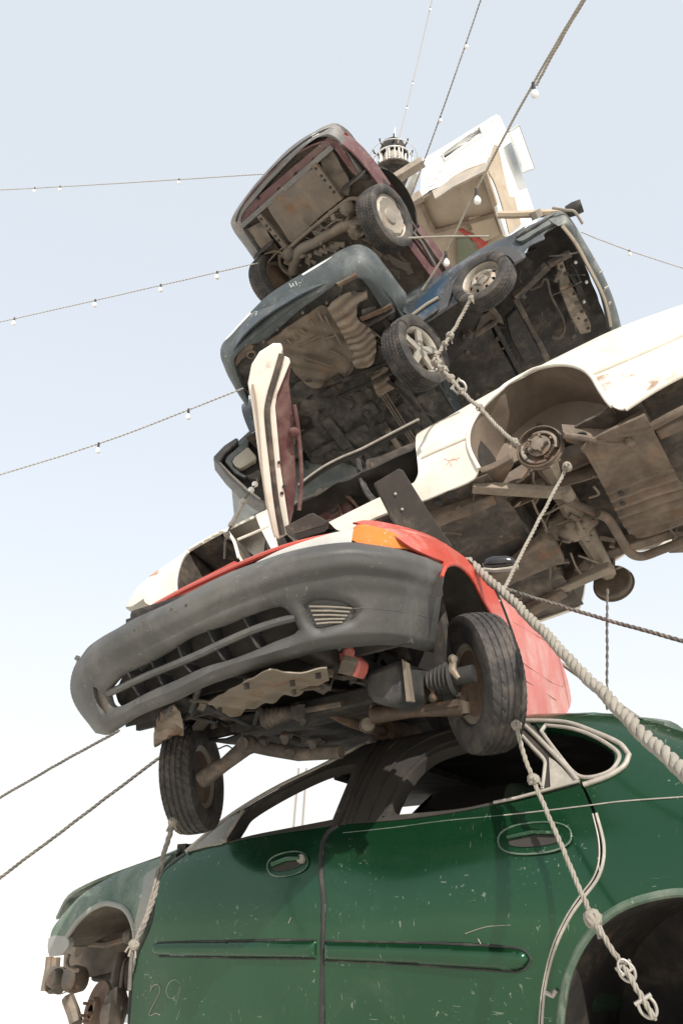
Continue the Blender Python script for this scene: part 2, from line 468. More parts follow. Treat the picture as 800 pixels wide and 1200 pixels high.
def rim_mesh(rim, W, style):
    k = ('r', rim, W, style)
    if k in _wcache: return _wcache[k]
    h = W / 2; m = MB()
    m.lathe([(rim * .80, -h * .55), (rim * .99, -h * .72), (rim * 1.03, -h * .76), (rim * 1.0, -h * .66), (rim * .86, -h * .3), (rim * .83, h * .25), (rim * .96, h * .62), (rim * 1.0, h * .70), (rim * 1.04, h * .77), (rim * 1.02, h * .80), (rim * .96, h * .70), (rim * .88, h * .55), (rim * .84, h * .3)], n=56)
    if style == 'steel':
        srf = Surf(lambda u, v: V((u, h * (.30 + .25 * math.exp(-((math.hypot(u, v) / rim - .52) / .13) ** 2) - .25 * max(0, math.hypot(u, v) / rim - .6)), v)), (-rim, rim), (-rim, rim), 8, 8, True)
        circ = lambda x, y, r, nn: [(x + r * math.cos(2 * math.pi * i / nn), y + r * math.sin(2 * math.pi * i / nn)) for i in range(nn)]
        holes = [circ(rim * .67 * math.cos(a), rim * .67 * math.sin(a), rim * .085, 10) for a in (2 * math.pi * i / 8 for i in range(8))]
        vo, fs = fill2d(circ(0, 0, rim * .86, 56), holes, rim * .085)
        m.add([srf.f(*v) for v in vo], fs); m.add([srf.f(*v) - V((0, .004, 0)) for v in vo], [tuple(reversed(f)) for f in fs])
        m.lathe([(rim * .30, h * .33), (rim * .29, h * .5), (rim * .22, h * .56), (0, h * .58)], n=24)
        for i in range(5):
            a = 2 * math.pi * i / 5; c = V((rim * .4 * math.cos(a), h * .36, rim * .4 * math.sin(a))); m.cyl(c, c + V((0, .022, 0)), .011, 6)
    elif style == 'alloy':
        for i in range(5):
            a = 2 * math.pi * i / 5; d = V((math.cos(a), 0, math.sin(a))); e = V((-math.sin(a), 0, math.cos(a)))
            m.beam(d * rim * .14 + V((0, h * .46, 0)), d * rim * .9 + V((0, h * .56, 0)), rim * .34, .03, (0, 1, 0), rim * .26, .028)
        m.lathe([(rim * .30, h * .2), (rim * .30, h * .48), (rim * .24, h * .58), (0, h * .60)], n=24)
        m.lathe([(rim * .60, -.01), (rim * .60, .01), (0, .012)], n=24)
    else:
        m.lathe([(rim * .93, h * .50), (rim * .93, h * .62), (rim * .80, h * .80), (rim * .62, h * .66), (rim * .38, h * .62), (rim * .33, h * .78), (rim * .2, h * .84), (0, h * .85)], n=56, fn=lambda k, i, th, r, y: -.006 * math.cos(th * 12) if i in (2, 3) else 0)
    b = mesh_obj('rim', m.v, m.f, M_alloy if style == 'alloy' else M_hub, None, 35); me = b.data; bpy.data.objects.remove(b)
    _wcache[k] = me
    return me
def wheel(parent, c, side=1, Rr=.29, W=.18, rim=.178, tread=0, style='steel', steer=0, camber=0):
    w = bpy.data.objects.new('wheel', None); w.empty_display_size = .1; link(w, parent)
    w.location = c; w.rotation_euler = (RAD(camber), 0, RAD(steer + (180 if side < 0 else 0)))
    link(bpy.data.objects.new('tyre', tyre_mesh(Rr, W, rim, tread)), w)
    link(bpy.data.objects.new('rim', rim_mesh(rim, W, style)), w)
    m = MB().lathe([(rim * .62, -.03), (rim * .62, 0), (rim * .2, .005), (0, .006)], n=28); m.lathe([(0, -.06), (rim * .8, -.05), (rim * .82, -.035), (0, -.03)], n=28)
    m.build('brake_disc', M_rust, w)
    return w
def bellows(m, a, b, R0, R1, n=7, seg=18):
    a, b = V(a), V(b); L = (b - a).length; pr = [(0, 0)]
    for i in range(n * 2 + 1):
        t = i / (2 * n); r = R0 + (R1 - R0) * t
        pr.append((r * (1.0 if i % 2 else .78), L * t))
    pr.append((0, L))
    return m.lathe(pr, a, b - a, seg)
def strut(name, parent, top, bot, mt=None, spring=True):
    m = MB(); top, bot = V(top), V(bot); d = (bot - top).normalized(); L = (bot - top).length
    m.cyl(top, top + d * L * .5, .012, 10); m.cyl(top + d * L * .42, bot, .026, 14)
    if spring: m.helix(top + d * .03, top + d * L * .6, .058, .0065, 5.5)
    m.lathe([(0, 0), (.065, .0), (.07, .012), (.03, .014)], top + d * L * .6, d, 18)
    m.lathe([(0, 0), (.06, .0), (.065, .012), (.03, .03)], top, d, 18)
    return m.build(name, mt or M_steel, parent)
def clutter(name, parent, rng, n, x, y, z, mt, seed):
    """brackets, clamps and short pipes bolted under a floor"""
    r = random.Random(seed); m = MB()
    for i in range(n):
        c = V((r.uniform(*x), r.uniform(*y), z + r.uniform(-.035, .02))); q = r.random()
        if q < .35:
            M = Euler((r.uniform(-.4, .4), r.uniform(-.4, .4), r.uniform(0, 3))).to_matrix(); m.box(c, (r.uniform(.04, .14), r.uniform(.03, .07), r.uniform(.008, .03)), M)
        elif q < .7:
            d = V((r.uniform(-1, 1), r.uniform(-1, 1), r.uniform(-.3, .3))).normalized() * r.uniform(.06, .2)
            m.tube([c - d, c + V((r.uniform(-.03, .03), r.uniform(-.03, .03), .01)), c + d], r.uniform(.004, .012), 6, sm=4)
        else: m.cyl(c, c + V((r.uniform(-.3, .3), r.uniform(-.3, .3), -1)).normalized() * r.uniform(.015, .04), r.uniform(.010, .026), 8)
    return m.build(name, mt, parent, bevel=.002)
def pose(t, e, s=1.0):
    return Matrix.Translation(V((t[0], t[1], t[2] + CAMH))) @ Euler([RAD(a) for a in e], 'XYZ').to_matrix().to_4x4() @ Matrix.Scale(s, 4)
def ribs(axis, period, depth, lo=-9, hi=9):
    def d(u, v):
        w = v if axis else u
        return depth * (.5 + .5 * math.tanh(3 * math.sin(2 * math.pi * w / period))) if lo < w < hi else 0
    return d
def lumpy(amp, sc, seed=0):
    return lambda u, v: amp * noise.noise(V((u * sc, v * sc, seed)))
def arch_well(name, parent, pts, inward, mt, cap=True, grow=1.0, rows=5, lump=.012):
    """wheel housing: the arch line carried inwards and closed by an inner wall"""
    P_ = resample(pts, .05, False); d = V(inward); n = len(P_); vs = []; fs = []
    c0 = (P_[0] + P_[-1]) * .5
    for k in range(rows + 1):
        t = k / rows
        for p in P_:
            q = c0 + (p - c0) * (1 + (grow - 1) * t) + d * t
            if 0 < k: q = q + V((noise.noise(q * 6), 0, noise.noise(q * 6 + V((5, 5, 5))))) * lump
            vs.append(q)
    for k in range(rows):
        for i in range(n - 1): fs.append((k * n + i, k * n + i + 1, (k + 1) * n + i + 1, (k + 1) * n + i))
    if cap:
        b = len(vs); vs.append(c0 + d + V((0, 0, .02)))
        fs += [(rows * n + i, rows * n + i + 1, b) for i in range(n - 1)]
    vs2 = [v + V((0, 0, .004)) for v in vs]
    return mesh_obj(name, vs, fs, mt, parent, 40)
def inset_plan(plan, dx, ky):
    return [(x + dx, y * ky) for x, y in plan]
def band(name, fr, outer, inner, zo, zi, mt, parent=None, n=60, rows=9, ret=.05, th=None, lump=.004, crease=0):
    """wrap-round bumper: lower lip along `inner` at height zi, widest along `outer` at height zo, then turned back in on top"""
    A = resample([fr.on(p[0], p[1], 2, zo) for p in catmull(outer, 5)], .004, False)
    B = resample([fr.on(p[0], p[1], 2, zi) for p in catmull(inner, 5)], .004, False)
    def pick(P_, k):
        cu = [0]
        for i in range(1, len(P_)): cu.append(cu[-1] + (P_[i] - P_[i - 1]).length)
        t = cu[-1] * k / (n - 1); i = 0
        lo, hi = 0, len(cu) - 1
        while hi - lo > 1:
            m_ = (lo + hi) // 2
            if cu[m_] <= t: lo = m_
            else: hi = m_
        f_ = (t - cu[lo]) / max(1e-9, cu[hi] - cu[lo])
        return P_[lo] + (P_[hi] - P_[lo]) * f_
    cen = sum(B, V((0, 0, 0))) / len(B)
    vs = []; fs = []; R_ = rows + 4
    for k in range(n):
        a, b = pick(A, k), pick(B, k); d = a - b; h = V((d.x, d.y, 0)); hl = max(h.length, 1e-6)
        inw = -h / hl
        row = [b + inw * .02 + V((0, 0, .10)), b + V((0, 0, .0))]
        for j in range(1, rows + 1):
            t = j / rows; sx_ = math.sin(t * math.pi / 2) ** .85; sz_ = 1 - math.cos(t * math.pi / 2)
            q = b + h * sx_ + V((0, 0, d.z * sz_))
            if crease and abs(t - .45) < .06: q = q + inw * crease
            q = q + h / hl * lump * noise.noise(q * 5)
            row.append(q)
        row += [a + inw * .012 + V((0, 0, .04)), a + inw * ret + V((0, 0, .065))]
        vs += row; R_ = len(row)
    for k in range(n - 1):
        for j in range(R_ - 1): fs.append((k * R_ + j, k * R_ + j + 1, (k + 1) * R_ + j + 1, (k + 1) * R_ + j))
    fs.append(tuple(range(R_))); fs.append(tuple((n - 1) * R_ + j for j in reversed(range(R_))))
    q = V((0, 0, 0)); a, b, c_ = (vs[i] for i in fs[(n // 2) * (R_ - 1) + 5][:3])
    if (b - a).cross(c_ - a).dot(a - cen) < 0: fs = [tuple(reversed(f)) for f in fs]
    o = mesh_obj(name, vs, fs, mt, parent, 50)
    o['_'] = 0; del o['_']
    def spot(u, v):
        k = u * (n - 1); i = min(n - 2, int(k)); f_ = k - i; j = 1 + v * rows; jj = min(rows, int(j)); g_ = j - jj
        e = lambda i_, j_: vs[i_ * R_ + j_]
        return (e(i, jj) * (1 - f_) + e(i + 1, jj) * f_) * (1 - g_) + (e(i, jj + 1) * (1 - f_) + e(i + 1, jj + 1) * f_) * g_
    S_ = Surf(spot, (0, 1), (0, 1), n - 1, rows)
    if S_.n(.5, .5).dot(spot(.5, .5) - cen) < 0: S_.sg = -1
    return o, S_

def edge_dist(u, v, P_):
    p = V((u, v)); b = 9
    for i in range(len(P_)):
        a, c = P_[i], P_[(i + 1) % len(P_)]; e = c - a; t = max(0, min(1, (p - a).dot(e) / max(1e-9, e.dot(e)))); b = min(b, (p - a - e * t).length)
    return b
def pillow(fr, srf, outer, rise, w):
    P_ = [V(q) for q in srf.uvs(fr, catmull(outer, 4, True))]
    def d(u, v):
        k = min(1, edge_dist(u, v, P_) / w); return rise * math.sqrt(max(0, 1 - (1 - k) ** 2))
    return d
# ------------------------------------------------------------------ camera, light, ground
cd = bpy.data.cameras.new('camera'); cam = bpy.data.objects.new('camera', cd); COL.objects.link(cam)
cd.sensor_fit = 'VERTICAL'; cd.sensor_height = 36; cd.sensor_width = 24; cd.lens = 36 * F / 1200; cd.clip_end = 9000
cam.location = CAM; cam.rotation_euler = (math.pi / 2 + PIT, 0, 0); SC.camera = cam
SUN = V((.22, -.78, .60)).normalized()
el = math.asin(SUN.z); az = math.atan2(SUN.x, SUN.y)
sd = bpy.data.lights.new('sun', 'SUN'); sd.energy = 4.4; sd.angle = RAD(.6); sd.color = (1, .945, .87)
so = bpy.data.objects.new('sun', sd); COL.objects.link(so); so.rotation_euler = SUN.to_track_quat('Z', 'Y').to_euler()
w = bpy.data.worlds.new('World'); SC.world = w; w.use_nodes = True; nt = w.node_tree
sk = nt.nodes.new('ShaderNodeTexSky'); sk.sky_type = 'NISHITA'; sk.sun_disc = False; sk.sun_elevation = el; sk.sun_rotation = az
sk.air_density = 1.0; sk.dust_density = 1.2; sk.ozone_density = 1.6; sk.altitude = 1200
bg = nt.nodes['Background']; bg.inputs['Strength'].default_value = .15
hs = nt.nodes.new('ShaderNodeHueSaturation'); hs.inputs['Saturation'].default_value = .8
nt.links.new(sk.outputs[0], hs.inputs['Color']); 
tcw = nt.nodes.new('ShaderNodeTexCoord'); sx = nt.nodes.new('ShaderNodeSeparateXYZ'); nt.links.new(tcw.outputs['Generated'], sx.inputs[0])
mr = nt.nodes.new('ShaderNodeMapRange'); mr.interpolation_type = 'SMOOTHERSTEP'; mr.inputs['From Min'].default_value = -.05; mr.inputs['From Max'].default_value = .75; mr.inputs['To Min'].default_value = .98; mr.inputs['To Max'].default_value = .74
nt.links.new(sx.outputs['Z'], mr.inputs['Value'])
mx = nt.nodes.new('ShaderNodeMix'); mx.data_type = 'RGBA'; nt.links.new(mr.outputs[0], mx.inputs[0]); nt.links.new(hs.outputs[0], mx.inputs[6]); m2 = nt.nodes.new('ShaderNodeMix'); m2.data_type = 'RGBA'; m2.inputs[6].default_value = (4.55, 4.85, 5.1, 1); m2.inputs[7].default_value = (5.2, 5.1, 4.85, 1)
r2 = nt.nodes.new('ShaderNodeMapRange'); r2.interpolation_type = 'SMOOTHSTEP'; r2.inputs['From Min'].default_value = .42; r2.inputs['From Max'].default_value = .02; nt.links.new(sx.outputs['Z'], r2.inputs['Value']); nt.links.new(r2.outputs[0], m2.inputs[0])
nt.links.new(m2.outputs[2], mx.inputs[7])
nt.links.new(mx.outputs[2], bg.inputs[0])
SC.view_settings.view_transform = 'Standard'; SC.view_settings.look = 'None'; SC.view_settings.gamma = 1; SC.view_settings.exposure = .46
M_playa = mat('dry_lakebed', (.72, .68, .61), .95, 0, .5, (.72, .68, .61), .35, bump=.3, bscale=3)
m = MB(); n = 64
for k, r in enumerate((0.0, 8, 30, 120, 600, 3000, 8000)):
    pass
m.lathe([(.01, 0), (8, 0), (30, 0), (120, 0), (600, 0), (3000, 0), (8000, 0)], (0, 4, 0), (0, 0, 1), 64)
g = m.build('ground', M_playa); tag(g, kind='structure')
# ------------------------------------------------------------------ green sedan at the bottom
Mg = pose((.46, 4.49, -.54), (1, -.4, 142.1))
car = thing('sedan', 'dark green scratched sedan without wheels carrying the whole stack at the bottom', 'car', Mg)
g = Frame(Mg)
GS = [(-2.5, [(.66, .32), (.72, .44), (.74, .6), (.73, .76), (.69, .86), (.6, .91), (.45, .95), (.3, .97), (0, .98)]),
      (-1.95, [(.80, .26), (.86, .44), (.885, .62), (.87, .82), (.81, .95), (.71, 1.02), (.56, 1.06), (.36, 1.08), (0, 1.10)]),
      (-1.1, [(.80, .04), (.88, .42), (.925, .62), (.900, .83), (.835, .99), (.74, 1.16), (.62, 1.31), (.46, 1.39), (0, 1.43)]),
      (-.1, [(.80, .04), (.88, .42), (.92, .62), (.89, .82), (.835, .965), (.74, 1.15), (.62, 1.32), (.46, 1.41), (0, 1.45)]),
      (.5, [(.80, .04), (.88, .42), (.91, .62), (.89, .80), (.845, .94), (.755, 1.10), (.655, 1.24), (.48, 1.32), (0, 1.36)]),
      (.98, [(.80, .04), (.88, .42), (.905, .62), (.885, .79), (.835, .91), (.77, .965), (.66, 1.0), (.45, 1.03), (0, 1.05)]),
      (1.9, [(.78, .28), (.84, .42), (.855, .55), (.82, .68), (.755, .765), (.68, .80), (.56, .825), (.35, .845), (0, .86)]),
      (2.3, [(.58, .36), (.64, .44), (.66, .52), (.63, .59), (.58, .635), (.51, .66), (.42, .68), (.25, .69), (0, .7)])]
gs = loftsurf(GS, flip=False)
if gs.n(-.1, .4).y < 0: gs.sg = -1
VB = gs.cum[4]; VR = gs.cum[7]
# --- front fender, hood
fender = tr('I', (75, 640), (85, 600), (110, 560), (160, 500), (230, 430), (330, 366), (430, 314), (520, 283), (560, 272), (600, 260), (645, 248), (600, 300), (572, 360), (556, 430), (542, 520), (516, 610), (482, 700), (472, 640), (468, 590), (450, 535), (425, 500), (395, 484), (340, 473), (290, 489), (245, 519), (200, 564), (160, 619), (155, 632))
fe = panel('front_fender', g, gs, fender, h=.04, th=.02, mat=M_greenfade, parent=car)
strip = tr('I', (522, 345), (590, 300), (570, 370), (553, 440), (538, 520), (512, 605), (482, 690), (474, 640), (472, 585), (490, 500), (512, 410))
panel('fender_seam', g, gs, strip, h=.04, th=.012, mat=M_primer, parent=car, off=.004)
arch = gs.line(g, catmull(tr('I', (155, 632), (200, 566), (245, 521), (290, 491), (340, 475), (395, 486), (425, 502), (450, 537), (468, 592), (473, 642), (470, 720), (455, 800)), 5), .0)
MB().tube(arch, .013, 8).build('arch_lip', M_primer, car)
uf = [gs.uv(g, *p) for p in tr('I', (330, 366), (520, 283))]
hood = [(2.26, VB + .14), (1.9, VB + .11), (1.5, VB + .1), (1.0, VB + .09), (1.0, gs.v[1]), (2.26, gs.v[1])]
sheet('hood', gs, hood, h=.08, th=.015, mat=M_greenfade, parent=car)
gr = loftsurf(GS, sgn=-1)
if gr.n(-.1, .4).y > 0: gr.sg = -1
sheet('hood', gr, hood, h=.08, th=.015, mat=M_greenfade, parent=car)
panel('headlight_bracket', g, gs, tr('I', (72, 640), (100, 625), (160, 630), (166, 670), (130, 716), (76, 722), (68, 690)), h=.03, th=.03, mat=mat('cloudy_plastic', (.24, .24, .22), .4, 0, .5, (.3, .28, .24), 6, .3, coat=.2), parent=car, off=.004)
# --- doors
fdoor = [(214, 1000.5), (187, 1027), (176, 1080), (155, 1130), (150, 1200), (150, 1280), (375, 1280), (375, 1192), (376, 1060), (373, 1022), (375, 990), (382, 975), (393, 967), (343, 974), (297, 981), (265, 988), (240, 994)]
fd = panel('front_door', g, gs, fdoor, h=.045, th=.03, mat=M_green, parent=car, disp=lumpy(.007, 3.2, 2))
ml_ = [(178, 1112), (184, 1105), (280, 1103), (371, 1102), (371, 1123), (280, 1122), (186, 1120)]
panel('moulding', g, gs, ml_, h=.011, th=.02, mat=M_green, parent=fd, off=.003, disp=pillow(g, gs, ml_, .022, .03), smooth=60)
fout = [(221, 999), (245, 981), (270, 959), (323, 927), (382, 898), (434, 869), (449, 860), (456, 868), (436, 900), (420, 935), (405, 967), (388, 968), (343, 974.5), (297, 981.5), (265, 988.5)]
fhole = [(268, 987), (281, 966), (290, 953), (330, 929), (372, 908), (398, 899), (417, 896), (406, 922), (390, 961), (343, 970), (297, 979)]
panel('window_frame', g, gs, fout, [fhole], h=.03, th=.05, mat=M_darkin, parent=fd, off=.004)
panel('mirror_patch', g, gs, tr('J', (70, 488), (215, 372), (250, 352), (232, 400), (198, 455), (130, 472)), h=.03, th=.01, mat=M_primer, parent=fd, off=.012)
MB().tube(gs.line(g, catmull(tr('J', (60, 492), (215, 366), (380, 264), (560, 178), (720, 92)), 6), .012), .009, 8).tube(gs.line(g, tr('J', (198, 455), (268, 345)), .012), .012, 8).build('window_trim', M_alu, fd)
# seal of torn carpet along the sill of the open window
r = random.Random(3); m = MB(); sl = gs.line(g, resample([(268, 987), (297, 980), (343, 971), (389, 961)], 2, False), -.02)
for p in sl:
    for k in range(4): m.tube([p, p + V((r.uniform(-.015, .015), r.uniform(-.01, .01), r.uniform(.004, .016)))], .003, 4)
m.tube(sl, .012, 6); m.build('window_seal', M_black, fd)
rdoor = [(399, 966.5), (388, 975), (381, 990), (379, 1022), (382, 1060), (379, 1192), (379, 1280), (630, 1280), (631, 1200), (635, 1159), (646, 1112), (662, 1076), (679, 1050), (694, 1030), (701, 1010), (701, 985), (694, 954), (688, 938), (680, 919), (643, 928), (580, 942), (535, 951), (470, 960)]
rd = panel('rear_door', g, gs, rdoor, h=.045, th=.03, mat=M_green, parent=car, disp=lumpy(.007, 3.2, 2))
ml_ = [(381, 1103), (500, 1106), (600, 1111), (614, 1115), (621, 1125), (614, 1134), (600, 1138), (500, 1131), (381, 1125)]
panel('moulding', g, gs, ml_, h=.011, th=.02, mat=M_green, parent=rd, off=.003, disp=pillow(g, gs, ml_, .022, .03), smooth=60)
rout = [(402, 966), (415, 930), (432, 895), (452, 862), (500, 846), (560, 838), (607, 840), (640, 870), (665, 899), (681, 919), (643, 928.5), (580, 943), (535, 952), (470, 961)]
rhole = [(458, 956), (466, 935), (484, 905), (510, 884), (545, 872), (590, 859), (608, 860), (622, 876), (638, 894), (636, 926), (580, 940), (535, 949)]
panel('window_frame', g, gs, rout, [rhole], h=.03, th=.05, mat=M_darkin, parent=rd, off=.004)
MB().tube(gs.line(g, catmull(tr('L', (90, 160), (180, 238), (300, 360), (358, 428)), 5), .012), .009, 8).tube(gs.line(g, catmull(tr('L', (100, 215), (160, 280), (213, 338), (215, 380), (205, 462)), 5), .012), .007, 8).tube(gs.line(g, catmull(tr('L', (0, 518), (100, 498), (230, 463), (362, 428)), 5), .012), .006, 8).build('window_trim', M_alu, rd)
panel('pillar_patch', g, gs, tr('L', (232, 325), (262, 345), (345, 425), (240, 462)), h=.03, th=.012, mat=M_alu, parent=rd, off=.01)
MB().tube(gs.line(g, catmull([(402, 976), (460, 970), (520, 962), (580, 956.5), (640, 950)], 4), .001), .0022, 6).build('crease_strip', M_greenfade, rd)
MB().tube(gs.line(g, catmull([(590, 955.5), (640, 950), (690, 944)], 4), .0012), .0024, 6).build('crease_strip', M_alu, rd)
m = MB()
for pl in ([(404, 966), (418, 930), (436, 894), (454, 866)], [(412, 965), (427, 928), (446, 890), (470, 866)], [(430, 963), (446, 925), (468, 890), (505, 866), (540, 856)], [(450, 958), (460, 932), (482, 900), (510, 878), (545, 866), (590, 853)]):
    m = MB().tube(gs.line(g, catmull(pl, 5), .006), .006, 6); m.build('pillar_flange', M_dark_under, rd)
for pl in ([(398, 966), (412, 930), (430, 893), (446, 866)], [(268, 985), (288, 955), (330, 925), (384, 898)]):
    MB().tube(gs.line(g, catmull(pl, 5), .006), .006, 6).build('pillar_flange', M_dark_under, fd)
# --- handles
def ell(cx, cy, a, b, rot=0, n=28, p=2.4):
    o = []
    for i in range(n):
        t = 2 * math.pi * i / n; x = a * math.copysign(abs(math.cos(t)) ** (2 / p), math.cos(t)); y = b * math.copysign(abs(math.sin(t)) ** (2 / p), math.sin(t))
        o.append((cx + x * math.cos(rot) - y * math.sin(rot), cy + x * math.sin(rot) + y * math.cos(rot)))
    return o
for dr, cx, cy, a, b, rot in ((fd, 338, 1013, 24, 13.5, -.22), (rd, 627, 983, 43, 18, -.09)):
    hd = panel('door_handle', g, gs, ell(cx, cy, a, b, rot), sm=False, h=.012, th=.004, mat=M_green, parent=dr, off=.0045)
    MB().tube(gs.line(g, ell(cx, cy, a, b, rot), .006), .0035, 8, True).build('handle_rim', M_greenfade, hd)
    panel('handle_recess_shade', g, gs, ell(cx, cy + b * .12, a * .72, b * .42, rot), sm=False, h=.012, th=.003, mat=M_darkin, parent=hd, off=.008)  # raised dark panel stands in for the shade inside the handle dish
    MB().tube(gs.line(g, [(cx - a * .7, cy - b * .12 + a * .7 * math.tan(-rot)), (cx, cy - b * .3), (cx + a * .66, cy - b * .12 - a * .66 * math.tan(-rot))], .016), .011, 8, flat=.7).build('handle_lever', M_green, hd)
MB().cyl(gs.line(g, [(355, 1008)])[0], gs.line(g, [(355, 1008)], .02)[0], .018, 16).build('lock', M_alu, fd)
# the scratched number on the front door
m = MB()
for st in (tr('I', (545, 885), (560, 860), (582, 856), (592, 880), (580, 912), (560, 950), (540, 992), (548, 1000), (570, 990), (592, 998)), tr('I', (685, 850), (660, 832), (632, 850), (620, 890), (640, 920), (670, 905), (688, 860), (680, 900), (665, 950)), tr('I', (692, 960), (680, 990), (668, 1020))):
    m.tube(gs.line(g, catmull(st, 6, corner=100), .0008), .0016, 4)
for st in ([(338, 1082), (341, 1075)], [(560, 1100), (566, 1112), (572, 1106)], [(700, 1005), (702, 1024)], [(545, 1094), (570, 1086), (598, 1084)]):
    m.tube(gs.line(g, catmull(st, 4), .0006), .0013, 4)
m.build('scratch', M_alu, fd)
MB().tube(gs.line(g, catmull([(397, 967), (385, 975), (378, 990), (376, 1022), (379, 1060), (377, 1192), (377, 1270)], 6), -.004), .013, 8).build('door_gap_line', M_black, car)  # black tube puts the shade of the door gap in as colour
MB().tube(gs.line(g, catmull([(217, 1001), (188, 1028), (177, 1080), (156, 1130), (151, 1200), (151, 1270)], 6), -.004), .009, 8).build('door_gap_line', M_black, car)
for pl, par in (([(180, 1111), (186, 1105), (280, 1102.5), (371, 1101.5)], fd), ([(187, 1120.5), (280, 1122.5), (371, 1123.5)], fd), ([(381, 1102.5), (500, 1105), (600, 1110), (615, 1114.5), (622.5, 1125)], rd), ([(381, 1125.5), (500, 1131.5), (600, 1138.5), (616, 1135), (622.5, 1125)], rd)):
    MB().tube(gs.line(g, catmull(pl, 5), .001), .0045, 6).build('moulding_shade_line', M_black, par)  # black lines put in as shade to bring out the moulding's relief
MB().tube(gs.line(g, catmull([(380, 985), (377.5, 1022), (381, 1060), (378.5, 1192), (378.5, 1270)], 6), .002), .0022, 5).build('door_edge_highlight', M_alu, rd)  # thin pale lines stand in for highlights along the door edges
MB().tube(gs.line(g, catmull([(631, 1203), (635, 1159), (646, 1112), (662, 1076), (679, 1050), (694, 1030), (701, 1010), (701, 985), (694, 954)], 6), .001), .0030, 5).build('door_edge_highlight', M_alu, rd)
# --- rear quarter with its little window
quarter = [(684, 921), (692, 938), (698, 954), (705, 985), (706, 1010), (699, 1031), (684, 1053), (667, 1078), (651, 1114), (640, 1160), (636, 1200), (636, 1280), (655, 1280), (656, 1200), (662, 1156), (673, 1123), (690, 1095), (709, 1075), (734, 1060), (767, 1050), (800, 1046)]
rest = [(840, 1052), (880, 1075), (915, 1115), (935, 1180), (940, 1240)]
qu = gs.uvs(g, catmull(quarter + rest, 4)) + [(-1.95, .12), (-2.48, .15), (-2.48, VB + .05), (-2.1, VB + .1), (-1.6, VR - .22), (-1.2, VR - .02), (-.7, VR + .02)] + gs.uvs(g, [(612, 838), (640, 868), (665, 897)])
qwin = [(634, 858), (639, 852), (671, 856), (698, 866), (717, 880), (720, 891), (712, 904), (690, 911), (675, 906), (654, 882)]
qp = sheet('rear_quarter_panel', gs, qu, [gs.uvs(g, catmull(qwin, 4, True))], h=.045, th=.03, mat=M_green, parent=car, disp=lumpy(.007, 3.2, 2))
m = MB().tube(gs.line(g, catmull([(616, 846), (662, 848), (698, 860), (726, 873), (737, 886), (731, 899), (712, 911), (684, 921)], 6), .006), .010, 10)
m.tube(gs.line(g, catmull([(634, 858), (639, 851), (671, 855), (700, 866), (722, 881), (725, 891), (714, 905), (690, 912), (673, 907), (652, 882)], 5, True), .004), .008, 8, True); m.build('quarter_window_trim', M_alu, qp)
MB().tube(gs.line(g, catmull([(690, 944), (720, 940), (756, 937), (800, 934), (850, 930)], 4), .001), .0024, 6).build('crease_strip', M_alu, qp)
MB().tube(gs.line(g, catmull([(656, 1240), (656, 1200), (662, 1156), (673, 1123), (690, 1095), (709, 1075), (734, 1060), (767, 1050), (800, 1046), (840, 1052), (880, 1075), (915, 1115)], 5), .0), .014, 8).build('arch_lip', M_greenfade, qp)
MB().tube(gs.line(g, catmull([(698, 953), (706, 985), (706, 1008), (699, 1030), (682, 1053), (665, 1078), (649, 1114), (638, 1160), (634, 1210)], 5), -.004), .007, 6).build('door_gap_line', M_alu, qp)
MB().tube(gs.line(g, catmull([(640, 1163), (648, 1167), (652, 1160)], 4), .004), .008, 6).build('torn_clip', M_alu, qp)
# --- roof, far side, interior
roof = [(-1.35, VR - .06), (-.95, VR - .12), (-.4, VR - .14), (.1, VR - .12), (.25, VR + .05), (.22, gs.v[1]), (-1.3, gs.v[1])]
sheet('roof', gs, roof, h=.08, th=.03, mat=M_greenfade, parent=car, disp=lumpy(.015, 5))
sheet('roof', gr, roof, h=.08, th=.03, mat=M_greenfade, parent=car, disp=lumpy(.015, 5, 4))
sheet('headliner', gs, [(-1.5, VR - .05), (-.3, VR - .05), (.1, VR - .02), (.1, gs.v[1]), (-1.5, gs.v[1])], h=.1, th=.01, mat=M_black, parent=car, off=-.05)
sheet('headliner', gr, [(-1.5, VR - .05), (-.3, VR - .05), (.1, VR - .02), (.1, gs.v[1]), (-1.5, gs.v[1])], h=.1, th=.01, mat=M_black, parent=car, off=-.05)
sheet('sky_block_sheet', flat(1.33), [(.0, -.80), (.86, -.80), (.74, -.5), (.55, -.1), (.40, .2), (.0, .2)], h=.1, th=.03, mat=M_black, parent=car)  # dark sheet added to block the sky seen past the roof
fs_ = sheet('body_side', gr, [(2.2, .2), (2.2, VB - .05), (1.0, VB), (-1.3, VB + .02), (-1.5, VR - .3), (-1.0, VR), (-.8, VR), (-1.15, VB + .15), (-.95, VB + .05), (-2.45, VB), (-2.45, .2)][:1] + [(2.2, VB - .08), (1.0, VB - .01), (-2.45, VB), (-2.45, .2)], h=.1, th=.03, mat=M_darkin, parent=car)
sheet('body_side', gr, [(.95, VB - .02), (.92, VB + .06), (.64, VR - .12), (.30, VR), (-1.0, VR), (-2.2, VB), (-1.5, VB - .02)], h=.1, th=.02, mat=M_darkin, parent=car, off=-.03)  # dark fill added over the far windows to keep the sky out
m = MB()
for u0, v0, u1, v1, w_ in ((1.0, VB, .2, VR - .05, .05), (-.12, VB, -.2, VR - .05, .09), (-1.0, VB, -.75, VR - .05, .08), (-1.7, VB, -1.05, VR - .05, .16)):
    m.tube([gr.pt(u0 + (u1 - u0) * t / 6, v0 + (v1 - v0) * t / 6, -.02) for t in range(7)], w_ * .5, 8, flat=.6)
m.build('pillar', M_darkin, car)
